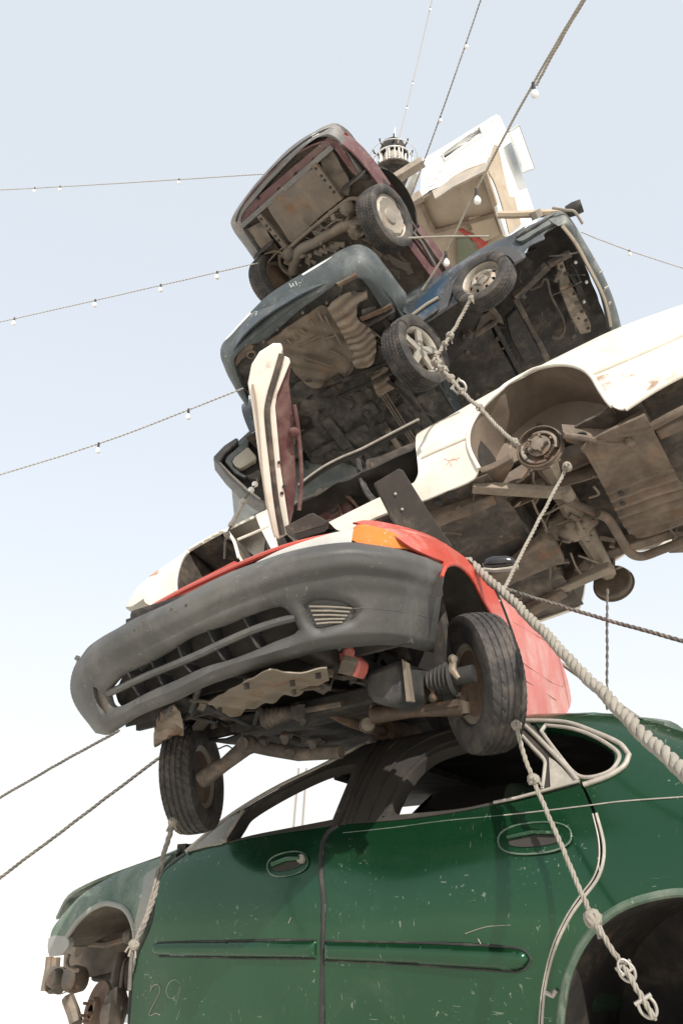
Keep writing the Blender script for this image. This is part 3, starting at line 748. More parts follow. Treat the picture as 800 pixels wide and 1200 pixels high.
m = MB().box((-.2, 0, .24), (2.6, 1.6, .04)); m.box((1.0, 0, .6), (.06, 1.55, .75)); m.box((-1.75, 0, .62), (.06, 1.5, .8)); m.box((.82, 0, .8), (.35, 1.4, .16)); m.box((-1.5, 0, .93), (.5, 1.3, .03))
m.build('cabin_floor', M_darkin, car)
M_seat = mat('seat_cloth', (.012, .03, .014), .95, 0, .3, (.05, .06, .035), 5, bump=.5, bscale=90)
for yy in (.38, -.38):
    m = MB().beam((.15, yy, .42), (-.35, yy, .40), .5, .14); m.beam((-.33, yy, .42), (-.62, yy, .98), .5, .14, (1, 0, 0), .44, .1); m.beam((-.64, yy, 1.0), (-.69, yy, 1.15), .26, .08, (1, 0, 0))
    m.build('seat', M_seat, car, bevel=.035)
MB().beam((-.75, 0, .42), (-1.0, 0, .4), 1.3, .16).beam((-1.0, 0, .45), (-1.3, 0, 1.0), .7, .16, (1, 0, 0)).build('rear_seat', M_seat, car, bevel=.04)
q = g.on(408, 909, 1, .15); MB().box(q, (.05, .24, .07), Euler((0, .3, .1)).to_matrix()).tube([q, q + V((.02, 0, .1))], .012, 8).build('rear_view_mirror', M_darkin, car, bevel=.012)
# --- wheel wells and bare front hub
M_well = mat('well_brown', (.085, .07, .055), .75, .1, .6, (.2, .165, .125), 5, rust=.15, bump=.4)
arch_well('wheel_well', car, [gs.line(g, [(58, 1112)])[0]] + gs.line(g, catmull(tr('I', (75, 680), (120, 650), (155, 632), (200, 566), (245, 521), (290, 491), (340, 475), (395, 486), (425, 502), (450, 537), (468, 592), (473, 642), (470, 720), (458, 800)), 5)), (0, -.40, .03), M_well, cap=False)
pa = Surf(lambda u, v: V((u, .46 + .05 * noise.noise(V((u * 5, v * 5, 1))), v)), (.7, 2.3), (0, 1), 2, 2)
sheet('inner_apron', pa, [(.95, .30), (.95, .85), (1.9, .80), (2.2, .66), (2.22, .40), (2.05, .36), (1.8, .40), (1.65, .33), (1.45, .36), (1.3, .30)], h=.05, th=.01, mat=M_well, parent=car)
arch_well('wheel_well', car, gs.line(g, catmull([(656, 1240), (656, 1200), (662, 1156), (673, 1123), (690, 1095), (709, 1075), (734, 1060), (767, 1050), (800, 1046), (840, 1052), (880, 1075), (915, 1115), (935, 1180), (940, 1240)], 5)), (0, -.5, 0), M_dark_under)
def gI(*p, y=.7): return [g.on(a, b, 1, y) for a, b in tr('I', *p)]
m = MB()
dc = gI((303, 985), y=.72)[0]
nrm = V((.25, .95, .1)).normalized()
m.lathe([(.03, .045), (.06, .05), (.065, .02), (.075, .012), (.138, .012), (.14, .006), (.14, -.006), (.075, -.008), (.06, -.02), (0, -.02)], dc, nrm, 40)
for i in range(5):
    a = 2 * math.pi * i / 5; e1 = nrm.orthogonal().normalized(); e2 = nrm.cross(e1); c = dc + (e1 * math.cos(a) + e2 * math.sin(a)) * .045
    m.cyl(c, c + nrm * .075, .007, 8)
br = m.build('brake_disc', M_rust, car)
m = MB().ball(dc + V((-.13, .01, .0)), .085, 14, (.6, .8, 1.25), 3, .35); m.cyl(dc + V((-.13, -.1, .03)), dc + V((-.13, .03, .03)), .035, 12); m.tube([dc + V((-.12, -.02, .1)), dc + V((-.08, -.06, .22)), dc + V((-.02, -.16, .25)), dc + V((.05, -.2, .3))], .009, 8, sm=5)
m.build('brake_caliper', M_steel, br, bevel=.015)
m = MB(); m.tube([dc - nrm * .02, dc - nrm * .1 + V((0, 0, .04)), dc + V((.06, -.14, .13)), dc + V((.12, -.2, .25))], [.06, .05, .035, .03], 10, sm=4)
m.tube([dc + V((.02, -.06, -.1)), dc + V((.1, -.3, -.12)), dc + V((.15, -.5, -.1))], .03, 8); m.beam(dc + V((.1, -.1, .1)), dc + V((.2, -.22, -.18)), .1, .04); m.tube(gI((160, 920), (185, 985), (200, 1040), y=.66), .035, 8)
m.build('steering_knuckle', M_steel, car)
m = MB()
m.tube(gI((165, 655), (250, 662), (340, 668), (435, 640), y=.62), .018, 8); m.tube(gI((255, 650), (300, 590), (330, 520), y=.6), .02, 8); m.tube(gI((205, 790), (165, 775), (155, 745), (165, 715), y=.72), .010, 8, sm=4)
m.tube(gI((75, 725), (70, 780), (60, 830), (50, 885), y=.62), .022, 8); m.tube(gI((100, 730), (95, 790), (90, 840), y=.6), .03, 8)
c = gI((92, 820), y=.64)[0]; m.lathe([(0, .03), (.045, .02), (.055, 0), (.05, -.03), (0, -.04)], c, (0, 1, 0), 16)
c = gI((190, 830), y=.6)[0]; m.lathe([(0, .05), (.06, .04), (.07, 0), (.06, -.05), (0, -.06)], c, (0, 1, 0), 16)
c = gI((450, 630), y=.7)[0]; m.ball(c, .035, 8, seed=2, amp=.5); m.beam(*gI((375, 850), (430, 850), y=.45), .05, .07)
m.tube(gI((70, 880), (110, 900), (150, 890), (165, 875), y=.66), .003, 5, sm=5)
m.slab(gI((60, 790), (80, 770), (105, 790), (115, 830), (95, 870), (70, 900), (48, 880), y=.6), (0, -.08, 0))
m.build('front_frame', M_steel, car)
MB().beam((1.95, -.6, .62), (1.95, .6, .62), .06, .05).beam((2.0, .40, .40), (1.0, .40, .36), .1, .10).beam((2.0, -.5, .40), (1.0, -.5, .36), .1, .10).box((1.45, -.1, .56), (.7, .8, .25)).build('engine_bay_frame', M_dark_under, car, bevel=.02)
MB().beam((.98, .74, .10), (-1.0, .74, .10), .12, .12).beam((.98, -.74, .10), (-1.0, -.74, .10), .12, .12).build('sill', M_dark_under, car, bevel=.02)
# ------------------------------------------------------------------ red hatchback standing on the roof of the green one
Mr = pose((.39 * .85, 5.30 * .85, .99 * .85), (4.8, 6.5, 242.4), .85)
car = thing('hatchback', 'red hatchback with a big grey front bumper balanced on the green car', 'car', Mr)
g = Frame(Mr)
plan = [(1.30, .845), (1.50, .85), (1.68, .84), (1.83, .78), (1.95, .66), (2.03, .48), (2.08, .25), (2.095, 0), (2.08, -.25), (2.03, -.48), (1.95, -.66), (1.83, -.78), (1.68, -.84), (1.50, -.85), (1.30, -.845)]
prof = [(.13, -.13), (.155, -.08), (.19, -.035), (.225, -.008), (.27, .0), (.34, .0), (.40, .006), (.45, .02), (.50, .045), (.56, .05), (.61, .035), (.65, -.01), (.665, -.06)]
plan = [(x - .04, y * 1.08) for x, y in plan]
def ylin(P_, x):
    for i in range(len(P_) - 1):
        if x <= P_[i + 1][0] or i == len(P_) - 2:
            a, c = P_[i], P_[i + 1]; t = (x - a[0]) / (c[0] - a[0]); return a[1] + (c[1] - a[1]) * t
topl = catmull([(97, 766), (105, 756), (122, 744), (139, 735), (158, 724), (207, 701), (258, 675), (297, 659), (335, 646), (375, 638), (412, 634), (436, 637), (476, 645), (522, 660)], 4)
botl = catmull([(118, 861), (128, 862), (145, 852), (165, 839), (208, 822), (250, 802), (318, 781), (380, 764), (428, 758), (464, 758), (492, 763), (508, 766)], 4)
PC = catmull([p for p in plan if True], 8, False, 100)
PC = [p for p in PC if not (p.y < 0 and p.x < 1.70)][::-1]
def pdist(s_):
    k = s_ * (len(PC) - 1); i = min(len(PC) - 2, int(k)); q = PC[i] + (PC[i + 1] - PC[i]) * (k - i)
    return (Mr @ V((q.x, q.y, .42)) - CAM)
def prx(d):
    dp_ = d.y * _c + d.z * _s
    return 400 + F * d.x / dp_
_x0, _x1 = prx(pdist(0)), prx(pdist(1))
LU, LV = 2.5, .5
PRF = [(0, .10), (.06, .03), (.14, .006), (.3, .0), (.5, -.004), (.66, -.02), (.8, -.045), (.9, -.04), (.97, -.01), (1, .05)]
def bsf(u, v):
    s_ = max(0, u / LU); w_ = max(0, -u / LU); t = v / LV
    d = pdist(min(1, s_)); k = (prx(d) - _x0) / (_x1 - _x0)
    tx = topl[0][0] + (topl[-1][0] - topl[0][0]) * k; bx = botl[0][0] + (botl[-1][0] - botl[0][0]) * k
    px = bx + (tx - bx) * t; py = ylin(botl, bx) + (ylin(topl, tx) - ylin(botl, bx)) * t
    px -= 24 * math.sin(math.pi * max(0, min(1, t))) ** .8 * math.exp(-max(0, s_) / .085) * (1 - min(1, w_ / .1))
    px += 22 * w_ / .1
    pr = 0
    for i in range(len(PRF) - 1):
        if PRF[i][0] <= t <= PRF[i + 1][0] or i == len(PRF) - 2 and t > 1:
            e = (t - PRF[i][0]) / (PRF[i + 1][0] - PRF[i][0]); e = e * e * (3 - 2 * e); pr = PRF[i][1] + (PRF[i + 1][1] - PRF[i][1]) * e; break
    D_ = d.length + pr + .34 * w_ / .1
    return g.Mi @ (CAM + raydir(px, py).normalized() * D_)
bs = Surf(bsf, (-.1 * LU, LU), (0, LV), 90, 24)
if bs.n(LU / 2, .2).dot(g.o - bsf(LU / 2, .2)) < 0: bs.sg = -1
grille = tr('E', (97, 520), (130, 482), (190, 452), (270, 412), (330, 377), (420, 342), (500, 311), (580, 287), (603, 300), (622, 328), (632, 350), (615, 366), (560, 386), (500, 411), (430, 436), (340, 466), (240, 511), (170, 546), (117, 568), (104, 555))
fog = tr('E', (650, 282), (680, 266), (740, 270), (780, 284), (796, 300), (780, 322), (720, 341), (686, 346), (660, 322))
fogl = tr('E', (68, 505), (82, 512), (98, 545), (106, 585), (92, 582), (76, 550))
gu = catmull(bs.uvs(g, grille), 3, True); fu = catmull(bs.uvs(g, fog), 4, True); fl = catmull(bs.uvs(g, fogl), 3, True)
def dist_poly(u, v, P):
    p = V((u, v)); b = 9
    for i in range(len(P)):
        a, c = P[i], P[(i + 1) % len(P)]; e = c - a; t = max(0, min(1, (p - a).dot(e) / max(1e-9, e.dot(e)))); b = min(b, (p - a - e * t).length)
    return b
def bd(u, v):
    d = min(dist_poly(u, v, gu), dist_poly(u, v, fu) * 1.1); d = max(0, 1 - d / .05)
    return -.028 * d * d + .003 * noise.noise(V((u * 5, v * 6, 2)))
bo = sheet('front_bumper', bs, [(-.085 * LU, .05), (-.03 * LU, .004), (LU - .004, .004), (LU - .004, LV - .004), (.012 * LU, LV - .004), (-.004 * LU, LV * .86), (-.03 * LU, LV * .6), (-.085 * LU, LV * .45)], [gu, fu, fl], h=.013, th=.02, mat=M_grey_plastic, parent=car, disp=bd, smooth=50)
sheet('grille_backing', bs, catmull([(p[0], p[1]) for p in [ (sum(q.x for q in gu) / len(gu) + (q.x - sum(k.x for k in gu) / len(gu)) * 1.22, sum(q.y for q in gu) / len(gu) + (q.y - sum(k.y for k in gu) / len(gu)) * 1.15) for q in gu[::3]]], 2, True), h=.04, th=.01, mat=M_darkin, parent=bo, off=-.12)
# bars in the grille opening
m = MB(); mid = bs.line(g, catmull(tr('E', (96, 528), (140, 508), (210, 476), (300, 440), (360, 414), (420, 386), (500, 352), (560, 332), (622, 316)), 5), -.03)
m.tube(mid, .017, 8, flat=1.0)
m.build('grille_bar', M_grey_plastic, bo)
for a, b in (((140, 450), (162, 492)), ((206, 418), (226, 462)), ((284, 378), (303, 432)), ((366, 334), (394, 394)), ((465, 300), (492, 350)), ((160, 500), (182, 535)), ((232, 470), (246, 505)), ((305, 442), (326, 470)), ((396, 398), (417, 436)), ((490, 358), (514, 402))):
    p, q = bs.line(g, tr('E', a, b), -.028); d = V((-.12, 0, 0))
    m = MB(); e = V((0, .008, 0)); m.slab([p + e, p - e, q - e * .5, q + e * .5], d); m.build('grille_rib', M_black, bo, bevel=.004)
fg = panel('fog_lamp', g, bs, fog, h=.02, th=.01, mat=M_grey_plastic, parent=bo, off=-.034)
m = MB()
for k in range(5):
    y0 = 285 + k * 12
    m.tube(bs.line(g, tr('E', (662 + k * 5, y0), (720, y0 + 1 - k), (786 - k * 7, y0 + 5 - k * 2)), -.022), .004, 6)
m.build('fog_grille', mat('fog_slat', (.17, .15, .12), .6, 0, .4), fg)
sheet('fog_lamp', bs, fl, h=.02, th=.01, mat=M_steel, parent=bo, off=-.02)
MB().tube(bs.line(g, catmull(tr('F', (84, 309), (120, 306), (180, 311), (260, 322), (330, 342)), 5), -.001), .0026, 6).build('bumper_crease', M_grey_plastic, bo)
m = MB()
for st in (((415, 275), (422, 252), (418, 248)), ((196, 320), (205, 350), (222, 352)), ((224, 330), (230, 350)), ((180, 355), (188, 350)), ((292, 292), (300, 300)), ((212, 326), (196, 318))):
    m.tube(bs.line(g, catmull(tr('E', *st), 4), .0002), .0016, 5)
m.build('scuff', M_steel, bo)
for q in ((284 / 800 * 340 + 80, 714), (218, 709.5), (158, 739)):
    p = bs.uv(g, *q); pp = bs.pt(*p); MB().cyl(pp - bs.n(*p) * .004, pp + bs.n(*p) * .0015, .0055, 10).build('screw_hole', M_darkin, bo)
# --- lamps, hood edge, fender
ls = arcsurf([(x - .04, y * 1.08) for x, y in [(1.35, .80), (1.55, .815), (1.70, .80), (1.82, .73), (1.92, .60), (1.98, .44), (2.03, .2), (2.04, 0), (2.03, -.2), (1.98, -.44), (1.92, -.6), (1.82, -.73), (1.70, -.80), (1.55, -.815), (1.35, -.80)]], [(.56, .03), (.62, .02), (.70, .0), (.78, -.03), (.82, -.08)])
if ls.n(sum(ls.u) / 2, .1).x < 0: ls.sg = -1
panel('headlight', g, ls, [(296, 665), (303, 659), (312, 654), (335, 643), (378, 628), (413, 619), (411, 637), (360, 646), (330, 654)], h=.03, th=.03, mat=M_lamp, parent=car, off=.03)
panel('turn_signal', g, ls, tr('F', (79, 108), (84, 76), (110, 62), (160, 71), (210, 94), (245, 120), (253, 136), (180, 130), (110, 121)), h=.02, th=.04, mat=M_lens, parent=car, off=.014, disp=ribs(0, .022, .0025))
hs_ = Surf(lambda u, v: V((u, v, .80 + .10 * (1 - (max(0, u - .9) / 1.15) ** 2) - .05 * v * v - .05)), (.6, 2.03), (-.92, .92), 20, 20)
hf = [g.on(a, b, 2, .80) for a, b in catmull([(150, 727), (175, 710), (207, 692), (260, 665), (318, 635), (360, 620), (396, 612)], 4)]
print('HOOD', [tuple(round(c, 2) for c in p) for p in hf[::4]])
hp = [(p.x, p.y) for p in hf] + [(.7, .86), (.7, -.80)]
sheet('hood', hs_, hp, h=.08, th=.02, mat=M_red, parent=car)
m = MB(); m.tube([hs_.pt(*q, -.012) for q in hp[:-2]], .014, 8); m.build('hood_edge', M_red, car)
# the strip of red that shows between bumper and hood on the far side
m = MB()
for i in range(int(len(hf) * .52)): m.slab([hf[i], hf[i + 1], hf[i + 1] - V((0, 0, .055)), hf[i] - V((0, 0, .055))], V((-.02, 0, 0)))
m.build('grille_panel', M_red, car)
MB().box((1.62, 0, .68), (.06, 1.45, .16)).build('lamp_shelf', M_darkin, car)
RS = [(-2.0, [(.74, .25), (.78, .45), (.79, .62), (.77, .78), (.73, .90), (.68, .96)]), (-1.3, [(.80, -.1), (.835, .38), (.845, .62), (.835, .80), (.80, .95), (.77, 1.0)]),
      (0, [(.80, -.1), (.84, .38), (.85, .62), (.84, .80), (.80, .94), (.77, .99)]), (1.0, [(.80, -.1), (.84, .38), (.85, .60), (.835, .76), (.79, .88), (.75, .91)]), (1.7, [(.76, .25), (.82, .42), (.83, .58), (.81, .70), (.76, .78), (.72, .80)]), (1.95, [(.66, .3), (.70, .45), (.70, .55), (.68, .64), (.64, .70), (.60, .72)])]
RS = [(x, [(y * 1.08, z) for y, z in q] + [(q[-1][0] * 1.08 - .05, q[-1][1] + .12), (q[-1][0] * 1.08 - .16, q[-1][1] + .22)]) for x, q in RS]
rs = loftsurf(RS)
if rs.n(0, .3).y < 0: rs.sg = -1
fend = [(414, 612), (430, 609.5), (464, 615), (500, 626), (524, 639), (548, 656), (566, 675), (580, 694), (596, 734), (605, 768), (609, 800), (610, 830), (606, 826), (602, 798), (598, 770), (590, 742), (578, 722), (566, 702), (556, 682), (544, 667), (533, 661), (526, 662), (521, 672), (520, 658), (500, 650), (481, 641), (462, 628), (440, 618)]
fe = panel('front_fender', g, rs, fend, h=.03, th=.012, mat=M_red, parent=car)
MB().tube(rs.line(g, catmull([(518, 676), (523, 664), (533, 661), (544, 667), (556, 682), (566, 702), (578, 722), (590, 742), (598, 770), (602, 798), (606, 826)], 5), -.004), .010, 8).build('arch_lip', M_red, fe)
door = [(560, 664), (582, 682), (600, 703), (628, 730), (650, 759), (660, 784), (667, 808), (668, 826), (655, 842), (611, 850), (611, 800), (607, 766), (598, 733), (582, 694)]
dr = panel('front_door', g, rs, door, h=.04, th=.02, mat=M_redpink, parent=car, off=.002, disp=lumpy(.006, 4))
m = MB().tube(rs.line(g, catmull(tr('P', (186, 520), (230, 545), (290, 580), (340, 615)), 4), .002), .003, 6).tube(rs.line(g, catmull(tr('P', (190, 640), (240, 680), (330, 740), (365, 752)), 4), .002), .003, 6)
m.tube(rs.line(g, catmull(tr('P', (215, 720), (270, 755), (340, 800)), 4), .002), .003, 6); m.build('body_crease', M_redpink, dr)
MB().tube(rs.line(g, catmull([(548, 657), (566, 675), (581, 694), (597, 734), (606, 768)], 5), .001), .007, 6).build('door_gap', M_darkin, dr)
sheet('body_side', rs, [(-1.2, .42), (.7, .42), (.7, rs.cum[5] - .2), (-1.2, rs.cum[5] - .25)], h=.12, th=.02, mat=M_redpink, parent=car, off=-.14)
rr_ = loftsurf(RS, sgn=-1)
sheet('body_side', rr_, [(-1.95, .46), (.7, .46), (.7, rr_.cum[5] - .02), (-1.95, rr_.cum[5])], h=.12, th=.02, mat=M_redpink, parent=car)
sheet('front_fender', rr_, [(.72, .46), (.85, .48), (.9, .62), (1.25, .75), (1.55, .68), (1.55, rr_.cum[5] - .1), (.72, rr_.cum[5] - .05)], h=.1, th=.012, mat=M_red, parent=car, off=-.12)
# --- underneath
dk = M_dark_under
fp = flat(.19)
sheet('floor_pan', fp, [(1.0, -.72), (1.0, .72), (-1.9, .70), (-1.9, -.70)], h=.06, th=.01, mat=dk, parent=car, disp=lambda u, v: .03 * math.exp(-(v / .18) ** 2) * -1 + ribs(1, .22, .012)(u, v) + .012 * noise.noise(V((u * 4, v * 4, 0))))
MB().box((1.35, 0, .55), (1.1, 1.0, .3)).box((.98, 0, .5), (.05, 1.5, .6)).build('engine', dk, car, bevel=.03)
m = MB().beam((1.08, -.40, .20), (1.08, .40, .20), .28, .09).beam((1.15, -.42, .22), (.6, -.42, .18), .12, .07).beam((1.15, .42, .22), (.6, .42, .18), .12, .07).beam((1.9, .38, .34), (1.0, .42, .26), .09, .11).beam((1.9, -.38, .34), (1.0, -.42, .26), .09, .11)
m.build('subframe', dk, car, bevel=.015)
rad = panel('splash_panel', g, flat(.20), tr('N', (232, 232), (300, 195), (400, 140), (490, 88), (525, 97), (565, 106), (650, 96), (738, 84), (748, 135), (722, 140), (700, 152), (655, 172), (620, 190), (570, 200), (520, 220), (450, 247), (400, 262), (350, 290), (300, 272), (250, 250)), h=.025, th=.006, mat=M_shield, parent=car, disp=lambda u, v: .009 * math.sin(v * 42) * (.4 + .6 * math.sin(u * 9)) + lumpy(.012, 11)(u, v))
m = MB()
for q in ((590, 138), (280, 258), (395, 150), (700, 105)):
    p = g.on(*tr('N', q)[0], 2, .20); m.cyl(p + V((0, 0, .02)), p - V((0, 0, .022)), .012, 10)
m.build('panel_hole', M_darkin, rad)
panel('chin_fold', g, flat(.21), tr('N', (20, 300), (70, 262), (110, 280), (130, 330), (120, 380), (140, 420), (130, 450), (90, 440), (40, 400), (0, 385)), h=.03, th=.008, mat=M_shield, parent=car, disp=lumpy(.06, 13))
panel('fender_liner', g, flat(.30), tr('N', (130, 230), (230, 210), (330, 290), (345, 420), (300, 480), (240, 460), (150, 430), (110, 340)), h=.03, th=.01, mat=dk, parent=car, disp=lumpy(.03, 8))
def rp(k, *p, z=.2): return [g.on(a, b, 2, z) for a, b in tr(k, *p)]
def rx(k, *p, x=1.25): return [g.on(a, b, 0, x) for a, b in tr(k, *p)]
m = MB(); a, b = rx('N', (470, 300), (620, 268), x=1.28); bellows(m, a, b, .055, .03, 8); c, d = rx('N', (620, 268), (800, 235), x=1.28); m.tube([b, c, d], .016, 8); m.ball(c, .045, 10, seed=3, amp=.4)
m.build('steering_rack', M_under, car)
m = MB(); a, b = rx('N', (205, 555), (405, 410), x=1.22); m.tube([a, a + (b - a) * .5 + V((0, 0, -.01)), b], [.05, .035, .045], 10); m.ball(b, .05, 10); m.cyl(b + V((0.03, 0, 0)), b + V((.06, 0, 0)), .035, 12); c = rx('N', (500, 430), (620, 450), (800, 440), x=1.18); m.tube([b] + c, .035, 10)
for p in rx('N', (470, 400), (590, 440), (680, 400), (565, 380), (640, 300), x=1.2): m.ball(p, .035, 8, seed=p.x * 9, amp=.6)
m.build('control_arm', M_under, car)
m = MB(); a, b = rx('O', (432, 182), (530, 165), x=1.26); bellows(m, a, b, .045, .085, 6); c = rx('O', (380, 185), x=1.26)[0]; m.cyl(a, c, .022, 10); e = rx('O', (600, 150), x=1.26)[0]; m.cyl(b, e, .04, 12); m.build('drive_shaft_boot', M_black, car)
m = MB(); a, b, c = rx('O', (235, 300), (400, 285), (562, 275), x=1.2); m.tube([a, b, c], [.045, .03, .04], 10); m.beam(b, c + V((.02, 0, .02)), .07, .03); m.cyl(c - V((0, 0, .03)), c + V((0, 0, .05)), .03, 10)
m.tube(rx('O', (445, 190), (452, 215), (455, 250), x=1.28), .012, 8); m.ball(rx('O', (452, 240), x=1.28)[0], .022, 8); m.build('control_arm', mat('oily_rust', (.055, .038, .027), .6, .3, .35, (.16, .11, .07), 8, rust=.3, bump=.4), car)
m = MB(); q = rx('O', (525, 100), (520, 140), (545, 170), x=1.3); m.tube(q, [.018, .022, .012], 8); m.ball(q[0], .024, 8, seed=1, amp=.5); m.build('ball_joint', M_shield, car)
m = MB(); m.slab(rx('O', (212, 140), (335, 95), (352, 150), (350, 235), (300, 270), (225, 255), (208, 200), x=1.5), (-.35, 0, 0)); m.build('oil_pan', mat('sooty_casting', (.035, .036, .036), .6, .3, .4, (.12, .105, .085), 5, bump=.4), car, bevel=.03)
m = MB(); m.slab(rx('O', (340, 100), (352, 110), (372, 250), (356, 252), x=1.52), (-.05, .0, 0)); m.build('bracket', M_shield, car)
m = MB(); m.slab(rx('O', (105, 75), (150, 70), (190, 105), (185, 135), (170, 165), (150, 155), (118, 130), x=1.62), (-.1, 0, 0)); m.cyl(rx('O', (150, 78), x=1.63)[0], rx('O', (150, 78), x=1.5)[0], .03, 12); m.build('engine_mount', M_redpink, car, bevel=.012)
c = rx('O', (216, 338), x=1.1)[0]; n_ = (g.o - c).normalized(); m = MB().lathe([(.04, 0), (.036, .014), (.03, .006), (.012, .01), (0, .012)], c, n_, 20); m.build('drain_plug', M_steel, car)
m = MB(); r = random.Random(5)
for k in range(9):
    y = r.uniform(-.55, .5); x = r.uniform(1.0, 1.6); z = r.uniform(.22, .32)
    m.tube([(x, y, z), (x + r.uniform(-.15, .15), y + r.uniform(-.2, .2), z - .05), (x + r.uniform(-.3, .3), y + r.uniform(-.3, .3), z + .05)], r.uniform(.006, .016), 7, sm=5)
m.build('hose', M_black, car)
clutter('underside_fitting', car, 0, 60, (.5, 1.7), (-.6, .6), .24, M_under, 4)
m = MB().tube([(1.2, .1, .2), (.9, .1, .15), (.3, .05, .15), (-.6, .05, .15), (-1.4, .25, .18), (-1.8, .4, .2)], .028, 10, sm=6); m.lathe([(0, 0), (.08, .02), (.09, .06), (.09, .4), (.08, .44), (0, .46)], (.4, .05, .15), (-1, 0, 0), 16); m.build('exhaust_pipe', M_rust, car)
m = MB().beam((-1.25, -.65, .22), (-1.25, .65, .22), .1, .08).box((-.75, .1, .2), (.6, .9, .16)); m.build('rear_axle', dk, car, bevel=.02)
al_ = rs.line(g, catmull([(518, 676), (523, 664), (533, 661), (544, 667), (556, 682), (566, 702), (578, 722), (590, 742), (598, 770), (602, 798), (606, 826)], 5))
arch_well('wheel_well', car, [al_[0] + V((.04, 0, -.1))] + al_ + [al_[-1] + V((0, 0, -.1))], (0, -.45, 0), M_darkin)
MB().box((1.22, .42, .58), (.78, .03, .46)).box((1.22, -.42, .58), (.78, .03, .46)).box((1.60, 0, .46), (.03, 1.56, .34)).box((1.42, -.60, .44), (.03, .52, .40)).build('inner_wing_or_sky_plate', M_darkin, car)  # the cross plates are dark, added to keep sky out of the grille
for sd in (-1,):
    wl = Surf(lambda u, v: V((1.25 + .34 * math.cos(u), v * sd, .30 + .34 * math.sin(u))), (-.4, math.pi + .4), (.3, .86), 20, 4)
    sheet('wheel_well', wl, [(-.2, .42), (math.pi * .5, .42), (math.pi + .2, .42), (math.pi + .2, .80), (math.pi * .5, .82), (-.2, .80)], h=.07, th=.005, mat=M_darkin, parent=car)
strut('suspension_strut', car, (1.2, .52, .82), (1.25, .60, .30), M_dark_under)
strut('suspension_strut', car, (1.2, -.52, .82), (1.25, -.60, .30), M_dark_under)
wl = g.on(563, 800, 1, .86); wheel(car, wl, 1, .335, .18, .195, 0, 'steel', 40)
wr_ = g.on(226, 912, 1, -.80); wheel(car, wr_, -1, .285, .175, .17, 0, 'steel', 16)
# ------------------------------------------------------------------ long cream sedan lying across the stack
Mw = pose((.61, 6.24, 2.29), (14.7, 7.1, 147.1))
car = thing('sedan', 'long cream sedan with crushed roof and open front door across the middle of the stack', 'car', Mw)
g = Frame(Mw)
WS = [(-2.75, [(.80, .34), (.86, .45), (.89, .60), (.885, .78), (.85, 1.0), (.76, 1.16), (.5, 1.22), (0, 1.24)]),
      (-2.0, [(.88, .25), (.935, .42), (.96, .60), (.955, .80), (.92, 1.03), (.81, 1.18), (.5, 1.24), (0, 1.25)]),
      (-1.0, [(.88, .24), (.94, .41), (.965, .60), (.96, .79), (.925, .95), (.82, 1.07), (.5, 1.12), (0, 1.14)]),
      (0, [(.88, .22), (.94, .40), (.96, .58), (.945, .74), (.905, .86), (.80, .94), (.5, .98), (0, 1.0)]),
      (1.5, [(.87, .25), (.93, .42), (.95, .58), (.935, .72), (.89, .82), (.80, .88), (.5, .92), (0, .94)]),
      (2.35, [(.78, .32), (.84, .42), (.86, .55), (.84, .66), (.80, .74), (.72, .79), (.45, .83), (0, .84)]),
      (2.6, [(.66, .36), (.72, .44), (.74, .54), (.72, .64), (.68, .70), (.62, .74), (.4, .77), (0, .78)])]
ws = loftsurf(WS)
if ws.n(0, .3).y < 0: ws.sg = -1
M_wunder = mat('dusty_floor_pan', (.10, .078, .06), .7, .15, .6, (.235, .18, .13), 4, rust=.3, bump=.5, bscale=20)
quarter = tr('D', (76, 370), (66, 395), (63, 430), (70, 500), (62, 525), (45, 550), (61, 588), (95, 576), (130, 561), (220, 521), (237, 490), (215, 450), (207, 418), (212, 380), (240, 330), (290, 280), (340, 240), (400, 215), (460, 205), (510, 212), (545, 235), (570, 275), (590, 305), (602, 319), (640, 328), (720, 276), (800, 233), (1000, 150), (1060, -60), (900, -40), (800, 15), (650, 65), (500, 132), (400, 184), (300, 243), (200, 288), (130, 335))
qp = panel('rear_quarter_panel', g, ws, quarter, h=.045, th=.02, mat=M_white, parent=car, disp=lumpy(.006, 3))
al = tr('D', (237, 492), (215, 450), (207, 418), (212, 380), (240, 330), (290, 280), (340, 240), (400, 215), (460, 205), (510, 212), (545, 235), (570, 275), (590, 305), (604, 320))
MB().tube(ws.line(g, catmull(al, 5), .0), .016, 8).build('arch_lip', M_white, qp)
m = MB()
m.tube(ws.line(g, catmull(tr('D', (82, 462), (120, 445), (170, 424), (206, 408)), 4), .004), .014, 8, flat=.6); m.build('body_crease', M_white, qp)
MB().tube(ws.line(g, catmull(tr('D', (76, 390), (130, 362), (185, 336)), 4), .001), .004, 6).build('panel_seam', M_alu, qp)
MB().tube(ws.line(g, catmull(tr('D', (552, 232), (640, 195), (720, 160), (800, 124), (950, 60)), 4), .004), .018, 8, flat=.5).build('side_moulding', M_white, qp)
MB().tube(ws.line(g, catmull(tr('D', (640, 328), (720, 276), (800, 233), (950, 165)), 5), -.004), .016, 8).build('panel_edge', M_white, qp)
M_pink = mat('red_crayon', (.62, .36, .30), .7, 0, 0)
m = MB()
for st in (((140, 465), (160, 470), (185, 462)), ((148, 482), (165, 465), (178, 470)), ((155, 470), (162, 485))): m.tube(ws.line(g, catmull(tr('D', *st), 4, corner=100), .001), .0028, 5)
m.build('crayon_mark', M_pink, qp)
stain = panel('rust_patch', g, ws, tr('D', (560, 240), (585, 232), (640, 225), (700, 225), (740, 240), (720, 268), (642, 320), (612, 316), (594, 298)), h=.02, th=.002, mat=mat('rusting_cream', (.74, .69, .60), .45, 0, .45, (.55, .45, .34), 5, .2, (.4, .3, .2), rust=.62, bump=.1), parent=qp, off=.0015)
